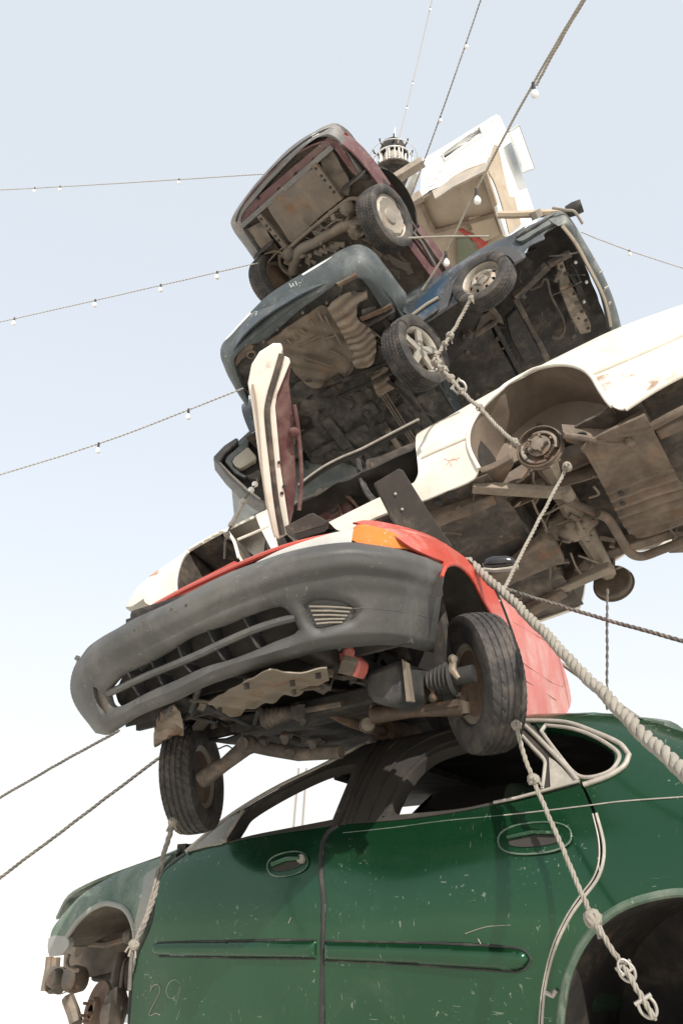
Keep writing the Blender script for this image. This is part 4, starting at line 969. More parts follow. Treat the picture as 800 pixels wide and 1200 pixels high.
rocker = [(385, 612), (415, 597), (446, 582), (470, 573), (487, 564), (490, 584), (470, 594), (440, 606), (420, 616), (398, 622)]
panel('sill', g, ws, rocker, h=.03, th=.05, mat=M_white, parent=car)
fend = tr('E', (150, 287), (152, 262), (172, 240), (190, 228), (203, 214), (206, 190), (218, 168), (255, 135), (300, 104), (350, 76), (400, 54), (440, 36), (480, 18), (515, 6), (545, -2), (560, 60), (575, 120), (580, 170), (540, 190), (500, 190), (470, 150), (465, 130), (456, 102), (440, 82), (415, 74), (385, 82), (358, 101), (335, 124), (314, 152), (302, 185), (297, 218), (300, 260), (250, 285), (215, 275), (208, 262), (180, 280))
fe = panel('front_fender', g, ws, fend, h=.04, th=.02, mat=M_white, parent=car)
MB().tube(ws.line(g, catmull(tr('E', (470, 150), (465, 130), (456, 102), (440, 82), (415, 74), (385, 82), (358, 101), (335, 124), (314, 152), (302, 185), (297, 218), (299, 262)), 5), 0), .014, 8).build('arch_lip', M_white, fe)
panel('side_marker', g, ws, tr('E', (222, 190), (246, 183), (248, 193), (224, 201)), h=.02, th=.01, mat=M_lens, parent=fe, off=.006)
MB().tube(ws.line(g, catmull(tr('E', (468, 100), (520, 78), (555, 62)), 4), .002), .012, 8, flat=.5).build('body_crease', M_white, fe)
MB().tube(ws.line(g, catmull(tr('U', (365, 855), (400, 850), (470, 800)), 4), .002), .006, 6).build('panel_seam', M_under, fe)
m = MB(); q = [ws.pt(*u, .0) for u in ws.uvs(g, tr('E', (152, 285), (156, 262), (200, 243), (214, 262), (182, 282)))]; m.slab(q, V((.0, -.3, 0))); m.build('bumper_end', mat('bumper_chrome', (.30, .28, .25), .4, .5, .5), car, bevel=.01)
# body beyond: hood, trunk, far flank, crushed roof
sheet('trunk_lid', ws, [(-2.72, ws.v[1] * .62), (-.9, ws.v[1] * .62), (-.9, ws.v[1]), (-2.72, ws.v[1])], h=.1, th=.02, mat=M_white, parent=car)
sheet('hood', ws, [(2.5, ws.v[1] * .58), (.9, ws.v[1] * .62), (.9, ws.v[1]), (2.5, ws.v[1])], h=.1, th=.02, mat=M_white, parent=car)
wr = loftsurf(WS, sgn=-1)
sheet('far_side', wr, [(-2.72, .06), (-1.95, .06), (-1.85, .35), (-1.45, .46), (-1.05, .35), (-.98, .03), (1.0, .03), (1.08, .35), (1.45, .46), (1.82, .35), (1.9, .1), (2.55, .1), (2.55, wr.v[1] * .6), (-2.72, wr.v[1] * .6)], h=.1, th=.02, mat=M_white, parent=car)
sheet('hood', wr, [(2.5, wr.v[1] * .58), (.9, wr.v[1] * .62), (.9, wr.v[1]), (2.5, wr.v[1])], h=.1, th=.02, mat=M_white, parent=car)
sheet('trunk_lid', wr, [(-2.72, wr.v[1] * .58), (-.9, wr.v[1] * .62), (-.9, wr.v[1]), (-2.72, wr.v[1])], h=.1, th=.02, mat=M_white, parent=car)
sheet('crushed_roof', flat(.86), [(.9, -.86), (.9, .80), (-.6, .84), (-1.0, -.8)], h=.06, th=.02, mat=M_darkin, parent=car, disp=lumpy(.07, 5))
dl = catmull(tr('T', (100, 494), (150, 455), (205, 418), (270, 385), (340, 356), (395, 328), (450, 299), (510, 268), (568, 238)), 5)
MB().tube([g.on(a, b, 1, .93) for a, b in dl], .011, 8).build('roof_drip_rail', M_alu, car)
MB().tube([g.on(a, b + 4, 1, .90) for a, b in dl], .02, 8, flat=.5).build('roof_edge', M_darkin, car)
# wheel wells
arch_well('wheel_well', car, ws.line(g, catmull(al, 5)), (0, -.42, .02), mat('dusty_liner', (.16, .125, .095), .75, 0, .6, (.25, .195, .145), 3, bump=.2), grow=1.02)
apron = Surf(lambda u, v: V((u, .44 + .05 * noise.noise(V((u * 4, v * 4, 1))), v)), (-3, 3), (0, 1.2), 2, 2)
sheet('inner_apron', apron, [(-2.05, .28), (-.95, .28), (-.95, .85), (-2.05, .85)], h=.06, th=.01, mat=M_wunder, parent=car)
sheet('inner_apron', apron, [(.95, .28), (2.0, .28), (2.0, .80), (.95, .80)], h=.08, th=.01, mat=M_under, parent=car)
arch_well('wheel_well', car, ws.line(g, catmull(tr('E', (470, 150), (465, 130), (456, 102), (440, 82), (415, 74), (385, 82), (358, 101), (335, 124), (314, 152), (302, 185), (297, 218), (299, 262)), 5)), (0, -.42, .02), M_under)
# --- cabin seen through the missing rear door
m = MB().box((0, 0, .32), (1.9, 1.7, .03)); m.box((-.95, 0, .55), (.05, 1.6, .5)); m.box((.95, 0, .55), (.05, 1.6, .5)); m.build('cabin_floor', M_darkin, car)
M_maroon = mat('maroon_trim', (.075, .022, .022), .7, 0, .55, (.2, .14, .115), 5, bump=.2)
def tq(*p, y=.6): return [g.on(a, b, 1, y) for a, b in tr('T', *p)]
m = MB(); m.slab(tq((140, 640), (165, 560), (200, 500), (250, 505), (290, 545), (330, 600), (270, 640)), (0, -.12, 0)); m.build('seat_frame', M_maroon, car, bevel=.02)
m = MB(); 
for c in ((178, 525), (205, 570), (235, 590), (250, 560)):
    p = tq(c, y=.605)[0]; m.cyl(p, p + V((0, .006, 0)), .045, 14)
m.build('seat_frame_hole', M_darkin, car)
m = MB(); m.tube(tq((335, 400), (345, 460), (370, 520), (405, 560), y=.75), .016, 8, sm=4); m.tube(tq((330, 395), (338, 460), (362, 525), (398, 568), y=.78), .016, 8, sm=4); m.build('door_seal', M_black, car)
m = MB(); m.slab(tq((360, 395), (420, 380), (560, 320), (560, 350), (470, 390), (430, 420), (380, 460), (360, 440), y=.5), (0, -.06, 0)); m.ball(tq((395, 430), y=.5)[0], .06, 8, seed=4, amp=.6); m.build('torn_bracket', M_under, car, bevel=.008)
m = MB(); m.tube(tq((240, 535), (262, 590), (270, 620), y=.62), .006, 6); m.tube(tq((120, 610), (180, 540), (260, 520), (330, 580), y=.65), .012, 6, sm=4); m.tube(tq((300, 540), (340, 590), (380, 610), y=.66), .010, 6, sm=4); m.build('cabin_wiring', M_rust, car)
# --- open front door, seen on its edge
dpl = 4.95
def dp(k, *p, dd=dpl): 
    o = []
    for a, b in tr(k, *p): o.append(Mw.inverted() @ at(a, b, dd))
    return o
dv = (Mw.inverted().to_3x3() @ (raydir(326, 520).normalized() + V((.012, 0, .0)))).normalized()
m = MB(); m.slab(dp('C', (126, 147), (137, 92), (160, 55), (200, 30), (223, 30), (228, 45), (222, 62), (247, 74), (250, 85), (212, 180), (206, 215), (222, 400), (246, 560), (243, 590), (214, 606), (200, 590), (178, 500), (160, 380), (140, 230)), dv * .85)
dr = m.build('front_door', M_white, car, bevel=.008)
m = MB(); m.tube(dp('C', (226, 62), (206, 130), (190, 185), (183, 235), (192, 340), (207, 480), (228, 592), dd=dpl - .012), .020, 8, sm=5, flat=.5); m.build('door_seal', M_under, dr)
m = MB(); m.tube(dp('C', (140, 150), (150, 200), (160, 300), (172, 440), (195, 560), (206, 600), dd=dpl - .012), .011, 8, sm=5, flat=.5); m.build('door_edge_fold', mat('shut_face', (.42, .35, .28), .6, 0, .5), dr)
m = MB(); m.slab(dp('C', (250, 85), (245, 140), (252, 200), (260, 262), (262, 330), (268, 430), (260, 520), (247, 575), (246, 560), (222, 400), (206, 215), (212, 180), dd=dpl + .03), dv * .7)
m.build('door_trim', M_maroon, dr, bevel=.012)
m = MB(); m.tube(dp('C', (262, 210), (274, 290), (283, 420), (276, 520)), .012, 8, sm=4); m.ball(dp('C', (262, 292))[0], .035, 10, sc=(1, 1, .8)); m.build('arm_rest', M_maroon, dr)
m = MB()
for c in ((212, 108), (208, 122), (218, 380), (232, 450), (226, 470)):
    p = dp('C', c, dd=dpl - .01)[0]; m.cyl(p, p + dv * .02, .011, 8)
m.build('bolt_hole_or_glint', M_darkin, dr)
# --- underside
def wz(k, *p, z=.22): return [g.on(a, b, 2, z) for a, b in tr(k, *p)]
sheet('floor_pan', flat(.27), [(-1.02, .86), (-1.02, -.86), (1.0, -.86), (1.0, .86)], h=.05, th=.01, mat=M_under, parent=car, disp=lambda u, v: -.06 * math.exp(-(v / .2) ** 2) + ribs(1, .26, .014)(u, v) + .012 * noise.noise(V((u * 3, v * 4, 0))))
MB().box((-1.0, 0, .40), (.03, 1.3, .24)).build('rear_bulkhead', M_under, car, bevel=.01)
sheet('floor_pan', flat(.52), [(-2.7, .80), (-2.7, -.80), (-.98, -.60), (-.98, .60)], h=.06, th=.01, mat=M_under, parent=car, disp=lumpy(.03, 4))
m = MB()
for sd in (1, -1):
    pts = [(-2.7, .58 * sd, .36), (-2.1, .56 * sd, .36), (-1.85, .54 * sd, .44), (-1.2, .54 * sd, .46), (-.95, .62 * sd, .30), (-.4, .70 * sd, .22), (1.0, .70 * sd, .22), (1.4, .5 * sd, .3), (2.4, .48 * sd, .34)]
    for i in range(len(pts) - 1): m.beam(pts[i], pts[i + 1], .10, .12)
m.build('chassis_rail', M_wunder, car, bevel=.012)
m = MB()
for q in ((125, 587), (160, 565)):
    p = wz('D', q, z=.235)[0]; m.lathe([(0, -.004), (.032, -.004), (.034, .01), (0, .012)], p - V((0, 0, .008)), (0, 0, 1), 16)
m.build('drain_hole', M_darkin, car)
tank = tr('D', (524, 442), (545, 415), (600, 385), (680, 350), (760, 310), (860, 262), (1010, 220), (1030, 520), (900, 610), (800, 643), (700, 672), (662, 675), (632, 642), (600, 582), (560, 505))
tk = panel('fuel_tank', g, flat(.24), tank, h=.03, th=.02, mat=M_wunder, parent=car, disp=lambda u, v: ribs(1, .095, .026)(u, v) * (1 if v < .32 else 0) + .012 * noise.noise(V((u * 5, v * 3, 5))))
m = MB()
for q in ((630, 560), (634, 588)):
    p = wz('D', q, z=.225)[0]; m.cyl(p, p - V((0, 0, .008)), .018, 8)
m.build('tank_hole', M_darkin, tk)
m = MB(); m.tube(wz('D', (520, 440), (600, 400), (690, 385), (760, 350), (800, 330), (900, 285), z=.25), .03, 8, sm=4, flat=.6); m.tube(wz('D', (470, 400), (540, 410), (600, 425), (650, 418), z=.24), .022, 8, sm=4); m.ball(wz('D', (652, 418), z=.22)[0], .03, 8, seed=7, amp=.6); m.build('tank_strap', M_wunder, car)
RZ = flat(.29)
panel('chassis_rail', g, RZ, tr('D', (470, 396), (545, 403), (600, 398), (640, 380), (700, 346), (760, 318), (800, 296), (1000, 212), (1000, 268), (800, 350), (760, 372), (700, 402), (640, 424), (600, 430), (540, 430), (480, 418)), h=.04, th=.10, mat=M_wunder, parent=car, disp=lumpy(.008, 6))
panel('side_floor', g, flat(.36), tr('D', (596, 316), (642, 330), (720, 278), (800, 235), (1000, 152), (1000, 250), (800, 330), (700, 380), (640, 405), (560, 410), (470, 400), (500, 380), (560, 350)), h=.05, th=.02, mat=M_under, parent=car, disp=lumpy(.02, 6))
m = MB()
for q in ((655, 386), (520, 402), (598, 405)):
    p = g.on(*tr('D', q)[0], 2, .285); m.lathe([(0, -.004), (.034, -.004), (.036, .006)], p, (0, 0, 1), 16)
m.build('drain_hole', M_darkin, car)
# rear axle
def wx(k, *p, x=-1.45): return [g.on(a, b, 0, x) for a, b in tr(k, *p)]
A0 = g.on(638, 541, 1, .66); B0 = g.on(712, 672, 1, -.72)
ax = (A0 - B0).normalized()
m = MB(); mid = [B0 + (A0 - B0) * t for t in (0, .12, .3, .42, .58, .75, .9, 1)]
m.tube(mid, [.065, .068, .075, .08, .08, .075, .068, .085], 8)
m.build('axle_beam', mat('dusty_casting', (.20, .165, .13), .8, .1, .6, (.30, .245, .18), 8, bump=.6), car, smooth=30)
c = B0 + (A0 - B0) * .50; 
m = MB(); m.ball(c + V((0.03, 0, .0)), .15, 18, (1.1, .85, 1), 3, .25); m.tube([c + V((.1, 0, 0)), c + V((.22, 0, -.01)), c + V((.32, 0, 0))], [.10, .07, .05], 10); m.lathe([(0, -.012), (.155, -.012), (.16, 0), (.155, .012), (0, .012)], c - V((.02, 0, 0)), (1, 0, 0), 20)
for i in range(10): 
    a = 2 * math.pi * i / 10; p = c + V((-.03, .14 * math.cos(a), .14 * math.sin(a))); m.cyl(p, p - V((.02, 0, 0)), .012, 6)
m.ball(c + V((.16, .02, .03)), .085, 12, (1.3, 1, .9), 6, .6); m.ball(c + V((.10, -.05, -.04)), .07, 12, (1, 1.2, .8), 9, .7)
m.build('differential', mat('dusty_casting', (.20, .165, .13), .8, .1, .6, (.30, .245, .18), 8, bump=.6), car, bevel=.012)
# brake drums: near one open with its shoes, far one closed
def hubdir(a): return a
D1 = g.on(634, 527, 1, .80); nrm = (ax + V((.0, .15, -.25))).normalized()
m = MB(); m.lathe([(0, 0), (.150, 0), (.157, .004), (.157, .055), (.150, .058), (.150, .008), (.10, .006), (0, .006)], D1, nrm, 40); m.lathe([(.153, .02), (.165, .02), (.165, .032), (.153, .034)], D1, nrm, 40)
dr_ = m.build('brake_drum', M_wunder, car)
e1 = nrm.orthogonal().normalized(); e2 = nrm.cross(e1)
m = MB()
for a0 in (.35, 3.5):
    P_ = [D1 + nrm * .03 + (e1 * math.cos(a0 + t * .22) + e2 * math.sin(a0 + t * .22)) * .118 for t in range(11)]; m.tube(P_, .022, 8, flat=.6)
m.build('brake_shoe', M_steel, dr_)
m = MB(); m.lathe([(.045, .01), (.075, .03), (.08, .055), (.05, .06), (.045, .085), (.02, .09), (0, .09)], D1, nrm, 24)
for i in range(5):
    a = 2 * math.pi * i / 5; p = D1 + (e1 * math.cos(a) + e2 * math.sin(a)) * .062 + nrm * .05; m.cyl(p, p + nrm * .05, .009, 8)
m.helix(D1 + nrm * .035 + e1 * .09 - e2 * .06, D1 + nrm * .035 + e1 * .09 + e2 * .06, .012, .003, 9); m.helix(D1 + nrm * .035 - e1 * .09 - e2 * .05, D1 + nrm * .035 - e1 * .09 + e2 * .05, .012, .003, 8)
for t in (.8, 2.6, 4.4, 5.6): m.ball(D1 + nrm * .035 + (e1 * math.cos(t) + e2 * math.sin(t)) * .09, .013, 7, seed=t, amp=.7)
m.build('hub', M_steel, dr_)
m = MB(); D2 = g.on(716, 680, 1, -.80); m.lathe([(0, 0), (.14, .0), (.15, .01), (.152, .05), (.165, .052), (.165, .062), (.12, .07), (0, .075)], D2, -ax, 36); m.build('brake_drum', M_wunder, car)
m = MB(); a, b, c2 = wx('X', (-10, 300), (160, 300), (380, 335), x=-1.2)
a = g.on(553, 571, 2, .26); b = g.on(608, 574, 2, .24); c2 = g.on(664, 578, 2, .2)
m.beam(a, c2, .075, .06); m.cyl(c2 + V((0, .04, 0)), c2 - V((0, .05, 0)), .045, 12); m.build('trailing_arm', mat('dusty_casting', (.20, .165, .13)), car, bevel=.008)
m = MB(); m.beam(g.on(648, 693, 2, .3), g.on(716, 664, 2, .22), .08, .06); m.build('trailing_arm', mat('dusty_casting', (.20, .165, .13)), car, bevel=.008)
m = MB(); m.slab(wz('X', (-20, 260), (60, 230), (130, 190), (140, 215), (100, 285), (40, 300), (-30, 300), z=.3), (0, 0, .06)); q = wz('X', (18, 282), z=.295)[0]; m.lathe([(.012, 0), (.03, -.004), (.034, .004)], q, (0, 0, 1), 14); m.build('spring_perch', M_wunder, car, bevel=.008)
m = MB(); m.tube([A0 + V((.03, -.05, 0)), A0 + V((.05, -.05, .3)), A0 + V((.02, -.1, .5))], [.03, .03, .02], 10); m.tube([B0 + V((-.05, .08, 0)), B0 + V((-.12, .1, .3)), B0 + V((-.15, .12, .45))], [.035, .03, .02], 10); m.build('shock_absorber', M_under, car)
m = MB(); m.tube([g.on(*p, 2, .22) for p in ((700, 602), (712, 608), (727, 632), (738, 648), (752, 652), (775, 644), (800, 634), (850, 615))], .034, 12, sm=5); m.tube([g.on(*p, 2, .3) for p in ((700, 602), (670, 590), (620, 575), (540, 590), (480, 610))], .03, 10, sm=4); m.build('exhaust_pipe', M_wunder, car)
m = MB(); m.slab(wz('X', (735, 545), (790, 530), (900, 490), (905, 530), (800, 560), (745, 562), z=.3), (0, 0, .05)); m.build('tow_bracket', M_wunder, car, bevel=.006)
m = MB(); m.slab(wz('X', (-30, 690), (30, 660), (110, 620), (250, 505), (300, 520), (340, 595), (280, 620), (150, 675), (60, 730), (-10, 760), z=.2), (0, 0, .08)); m.build('muffler', M_wunder, car, bevel=.015)
m = MB()
for pl in (((200, 235), (175, 270), (150, 285)), ((215, 240), (215, 280), (230, 300), (260, 290)), ((340, 365), (290, 395), (255, 410)), ((360, 560), (380, 610), (400, 640)), ((390, 570), (420, 580), (470, 600)), ((450, 300), (470, 330), (430, 345)), ((210, 350), (230, 400), (260, 450), (265, 480))):
    m.tube(wz('X', *pl, z=.25), .009, 7, sm=5)
m.build('brake_line', M_steel, car)
clutter('underside_fitting', car, 0, 46, (-1.0, .6), (-.75, .75), .22, M_wunder, 8)
clutter('underside_fitting', car, 0, 30, (-2.1, -1.0), (-.5, .5), .30, M_wunder, 18)
# --- steel plates and hanging mirror between the cream and the red car
M_plate = mat('black_steel_plate', (.05, .043, .037), .6, .4, .35, (.2, .17, .13), 6, .2, bump=.1)
def slabthing(name, label, cat, pts, dist, d, mt, bev=.004):
    P_ = [at(a, b, dist) for a, b in pts]; c0 = sum(P_, V((0, 0, 0))) / len(P_)
    m = MB(); m.slab([p - c0 for p in P_], d); o = m.build(name, mt, None, bevel=bev); o.location = c0
    return tag(o, label, cat)
sp = slabthing('steel_plate', 'upright black steel plate with two bolt holes wedged under the cream sedan', 'steel plate', [(438, 566), (467, 549), (472, 551), (500, 596), (530, 640), (520, 655), (480, 640), (458, 606)], 5.0, V((0, .05, .015)), M_plate)
m = MB()
for q in ((463, 579), (471, 597)):
    p = at(*q, 4.995) - sp.location; m.ball(p, .010, 8)
m.build('bolt', M_alu, sp)
slabthing('steel_plate', 'flat black steel plate lying at the foot of the open cream door', 'steel plate', [(333, 617), (362, 602), (367, 601), (385, 611), (380, 616), (345, 626)], 4.7, V((0, .12, .02)), M_plate)
# ------------------------------------------------------------------ teal car: its tail hangs out above the open door
Mt = pose((.65 * .92, 7.71 * .92, 4.34 * .92), (-15.6, 14.7, 58.4), .92)
car = thing('hatchback', 'dull teal hatchback seen from underneath, tail bumper overhanging the open cream door', 'car', Mt)
g = Frame(Mt)
M_teal = mat('dull_teal_plastic', (.040, .049, .050), .5, 0, .4, (.17, .175, .165), 3, .5, (.42, .42, .39), bump=.06, bscale=12)
M_tdark = mat('dark_teal_paint', (.035, .045, .05), .4, 0, .35, (.16, .15, .13), 4, .4, coat=.3)
plan = [(-1.45, -.84), (-1.70, -.85), (-1.92, -.83), (-2.08, -.74), (-2.19, -.56), (-2.25, -.3), (-2.265, 0), (-2.25, .3), (-2.19, .56), (-2.08, .74), (-1.92, .83), (-1.70, .85), (-1.45, .84)]
prof = [(.20, -.16), (.205, -.08), (.225, -.02), (.28, .0), (.36, .012), (.44, .02), (.50, .035), (.56, .04), (.62, .025), (.665, -.02), (.69, -.09)]
bs = arcsurf(plan, prof)
if bs.n(sum(bs.u) / 2, .3).x > 0: bs.sg = -1
outer = tr('R', (150, 742), (100, 670), (60, 600), (38, 550), (34, 528), (45, 490), (90, 435), (170, 350), (250, 272), (330, 218), (420, 165), (490, 122), (550, 88), (600, 58), (645, 38), (690, 30), (735, 48), (770, 80), (800, 120)) + tr('S', (385, 55), (430, 112), (412, 150), (390, 185), (352, 222))
inner = tr('S', (330, 214), (308, 190), (285, 160), (255, 112), (225, 68), (198, 36)) + tr('R', (688, 184), (660, 180), (625, 186), (585, 202), (540, 236), (480, 280), (400, 336), (300, 425), (230, 478), (160, 500), (125, 528), (102, 556), (96, 578), (110, 632), (135, 690), (165, 765))
bo, bs = band('rear_bumper', g, outer, list(reversed(inner)), .52, .22, M_teal, car, ret=.15, lump=.008)
MB().tube(bs.line(g, catmull(tr('R', (165, 482), (220, 440), (300, 378), (400, 302), (480, 258), (535, 234)), 5), .001), .005, 6).build('bumper_crease', M_teal, bo)
panel('bumper_sticker', g, bs, tr('R', (412, 164), (480, 122), (552, 76), (556, 86), (490, 130), (420, 172)), h=.03, th=.003, mat=mat('white_sticker', (.7, .69, .66), .5, 0, .3), parent=bo, off=.004)
panel('bumper_scrape', g, bs, tr('R', (52, 480), (90, 428), (150, 362), (172, 342), (178, 350), (130, 400), (80, 455)), h=.03, th=.003, mat=mat('white_sticker', (.7, .69, .66)), parent=bo, off=.003)
m = MB()
for st in (((356, 210), (365, 228), (372, 216)), ((378, 222), (372, 208)), ((385, 200), (392, 218)), ((398, 208), (412, 204)), ((178, 360), (195, 340), (216, 346), (198, 352))): m.tube(bs.line(g, catmull(tr('R', *st), 4, corner=100), .0008), .003, 5)
m.build('scuff', M_lamp, bo)
m = MB()
for q in ((418, 346), (300, 424), (235, 482), (530, 300)):
    p = g.on(*tr('R', q)[0], 2, .21); m.cyl(p + V((0, 0, .02)), p - V((0, 0, .01)), .012, 8)
m.build('clip', M_steel, bo)
# body flanks
TS = [(-2.05, [(.66, .3), (.72, .5), (.72, .7), (.68, .85)]), (-1.3, [(.80, .22), (.845, .45), (.845, .68), (.80, .88)]), (0, [(.80, .2), (.845, .45), (.85, .66), (.81, .86)]), (1.3, [(.80, .22), (.84, .45), (.84, .64), (.78, .8)]), (2.0, [(.66, .3), (.70, .45), (.70, .58), (.64, .68)])]
tR = loftsurf(TS, sgn=-1); tL = loftsurf(TS)
if tR.n(0, .3).y > 0: tR.sg = -1
panel('rear_wing', g, tR, tr('S', (412, 120), (450, 128), (490, 168), (528, 235), (562, 330), (612, 420), (650, 520), (690, 620), (700, 660), (648, 662), (628, 600), (606, 530), (575, 440), (545, 350), (505, 285), (460, 230), (400, 198), (372, 215), (392, 180)), h=.03, th=.02, mat=M_tdark, parent=car)
for s_, nm in ((tR, 1), (tL, 0)):
    sheet('body_side', s_, [(-.95, .0), (.95, .0), (1.0, .35), (1.3, .45), (1.6, .35), (1.7, .1), (1.95, .1), (1.95, .42), (-1.7, .42), (-1.7, .25), (-1.62, .2), (-1.55, .38), (-1.3, .45), (-1.02, .35)], h=.08, th=.015, mat=M_tdark, parent=car, off=-.02)
    sd = -1 if nm else 1
    wl = Surf(lambda u, v: V((-1.3 + .36 * math.cos(u), v * sd, .28 + .36 * math.sin(u))), (-.4, math.pi + .4), (.3, .9), 20, 4)
    sheet('wheel_well', wl, [(-.3, .5), (math.pi / 2, .5), (math.pi + .3, .5), (math.pi + .3, .80), (math.pi / 2, .82), (-.3, .80)], h=.07, th=.005, mat=M_darkin, parent=car)
sheet('body_top', flat(.60), inset_plan(plan, .12, .86) + [(1.9, .66), (1.9, -.66)], h=.12, th=.03, mat=M_tdark, parent=car)
# underside
M_tunder = mat('grey_underseal', (.050, .047, .043), .7, .15, .5, (.19, .165, .135), 6, rust=.05, bump=.5, bscale=22, var=.35)
ib = arcsurf(inset_plan(plan, .05, .955), [(.24, 0), (.5, .0), (.85, 0)])
sheet('inner_skirt', ib, [(ib.u[0] + .01, .01), (ib.u[1] - .01, .01), (ib.u[1] - .01, .22), (ib.u[0] + .01, .22)], h=.08, th=.015, mat=M_tdark, parent=car)
M_tan = mat('tan_floor', (.125, .10, .076), .65, .2, .55, (.22, .175, .13), 4, .0, rust=.15, bump=.4, bscale=20)
sheet('floor_pan', flat(.30), inset_plan(plan, .04, .96), h=.05, th=.01, mat=M_tunder, parent=car, disp=lumpy(.03, 6))
def sq(u, v):
    d = 0
    for cu, cv, a, b in ((.05, .12, .16, .012), (-.03, -.12, .16, .012), (.1, 0, .2, .012), (-.1, .05, .14, .012), (.2, .1, .1, .014)):
        pass
    return .016 * math.sin(u * 19 + 4) * math.sin(v * 21) + .012 * math.sin((u + v) * 34) * (1 if v > .1 else .3) + .01 * noise.noise(V((u * 6, v * 6, 1)))
sheet('floor_pan', flat(.27), [(-1.45, -.78), (-1.45, .78), (1.9, .74), (1.9, -.74)], h=.045, th=.01, mat=M_tunder, parent=car, disp=lambda u, v: -.05 * math.exp(-((v + .1) / .16) ** 2) + ribs(1, .2, .026)(u, v) + ribs(0, .31, .022)(u, v) + .015 * noise.noise(V((u * 4, v * 4, 0))))
m = MB()
for x_ in (-.62, -.18, .28, .72, 1.2):
    m.beam((x_, -.72, .235), (x_, -.22, .235), .09, .035); m.beam((x_, .06, .235), (x_, .72, .235), .09, .035)
for o_ in (m.build('cross_member', M_tunder, car, bevel=.012),): pass
m = MB()
for y_ in (-.46, .36): m.beam((-.95, y_, .225), (1.6, y_, .225), .11, .06)
m.build('frame_rail', M_tunder, car, bevel=.012)
m = MB(); r = random.Random(9)
for i in range(7):
    for j in range(5):
        x_, y_ = -.78 + i * .30 + r.uniform(-.02, .02), -.64 + j * .30 + r.uniform(-.02, .02)
        m.box((x_, y_, .262), (.17, .15, .022), Euler((0, 0, r.uniform(-.05, .05))).to_matrix())
m.build('pressed_rib', M_tunder, car, bevel=.010)
m = MB()
for k_, y_ in enumerate((-.30, -.27, -.245)): m.tube([(-.9, y_, .2), (-.2, y_ + .02, .2), (.4, y_, .2), (1.4, y_ - .05, .2)], .008, 6, sm=5)
m.build('brake_line', M_steel, car)
m = MB(); m.tube([(-.5, -.1, .19), (.1, -.09, .16), (.8, -.1, .17), (1.6, -.02, .2)], .032, 10, sm=5); m.build('exhaust_pipe', M_shield, car)
def z(k, *p, z=.24): return [g.on(a, b, 2, z) for a, b in tr(k, *p)]
well = tr('R', (252, 487), (320, 435), (400, 380), (500, 318), (525, 318), (545, 335), (580, 395), (606, 432), (640, 500), (660, 560), (664, 596), (630, 640), (560, 675), (500, 694), (450, 690), (410, 660), (368, 612), (320, 560), (285, 525))
sw = panel('spare_wheel_well', g, flat(.22), well, h=.022, th=.02, mat=M_tan, parent=car, disp=sq)
m = MB()
for a, b in (((345, 470), (362, 490)), ((372, 452), (392, 470)), ((410, 425), (430, 445)), ((455, 380), (470, 410)), ((490, 345), (510, 385)), ((400, 505), (500, 455)), ((520, 470), (575, 452)), ((520, 360), (600, 500)), ((385, 470), (400, 462)), ((430, 560), (560, 600)), ((540, 520), (620, 560))):
    m.tube(z('R', a, b, z=.205), .018, 8, flat=.5)
m.build('pressed_rib', M_tan, sw)
def crink(u, v): return .016 * math.sin(u * 78 + 6 * noise.noise(V((v * 4, u * 2, 0)))) * (.6 + .5 * noise.noise(V((u * 8, v * 8, 2)))) + .045 * noise.noise(V((u * 6, v * 6, 9)))
panel('heat_shield', g, flat(.20), tr('R', (534, 325), (556, 300), (580, 280), (606, 262), (640, 252), (672, 254), (718, 249), (722, 280), (700, 288), (680, 300), (672, 335), (674, 370), (692, 390), (720, 410), (742, 432), (762, 482), (756, 560), (732, 590), (700, 602), (668, 606), (655, 590), (645, 545), (620, 480), (600, 440), (575, 395), (548, 350)), h=.016, th=.01, mat=M_shield, parent=car, disp=crink, smooth=60)
panel('heat_shield', g, flat(.20), tr('S', (244, 545), (256, 520), (276, 502), (304, 492), (332, 492), (330, 520), (342, 556), (372, 600), (402, 650), (448, 702), (430, 730), (404, 757), (370, 724), (338, 690), (300, 665), (274, 632), (256, 590)), h=.018, th=.01, mat=M_shield, parent=car, disp=crink, smooth=60)
m = MB(); m.beam(*z('S', (-10, 602), (392, 440), z=.19), .035, .03); m.beam(*z('S', (60, 650), (398, 500), z=.19), .03, .03); m.beam(*z('S', (-20, 640), (60, 600), z=.17), .06, .04); m.slab(z('S', (0, 590), (40, 555), (78, 532), (95, 545), (100, 590), (70, 640), (20, 660), z=.175), V((0, 0, .04)))
m.build('rear_suspension_link', M_dark_under, car, bevel=.005)
m = MB(); m.beam(*z('S', (185, 240), (300, 195), z=.22), .05, .03); m.beam(*z('S', (300, 195), (350, 170), z=.22), .05, .03); m.build('exhaust_hanger', M_rust, car, bevel=.006)
m = MB(); m.tube(z('S', (70, 60), (120, 35), (170, 10), z=.25), .05, 8, sm=3, flat=.5); m.build('bumper_beam', M_wunder, car)
m = MB(); m.slab(z('R', (95, 590), (115, 540), (165, 490), (190, 500), (185, 530), (130, 570), (110, 600), z=.25), V((0, 0, .03))); m.lathe([(.03, -.004), (.045, 0), (.05, .02)], z('R', (178, 545), z=.23)[0], (0, 0, 1), 16); m.build('tow_hook', M_wunder, car, bevel=.006)
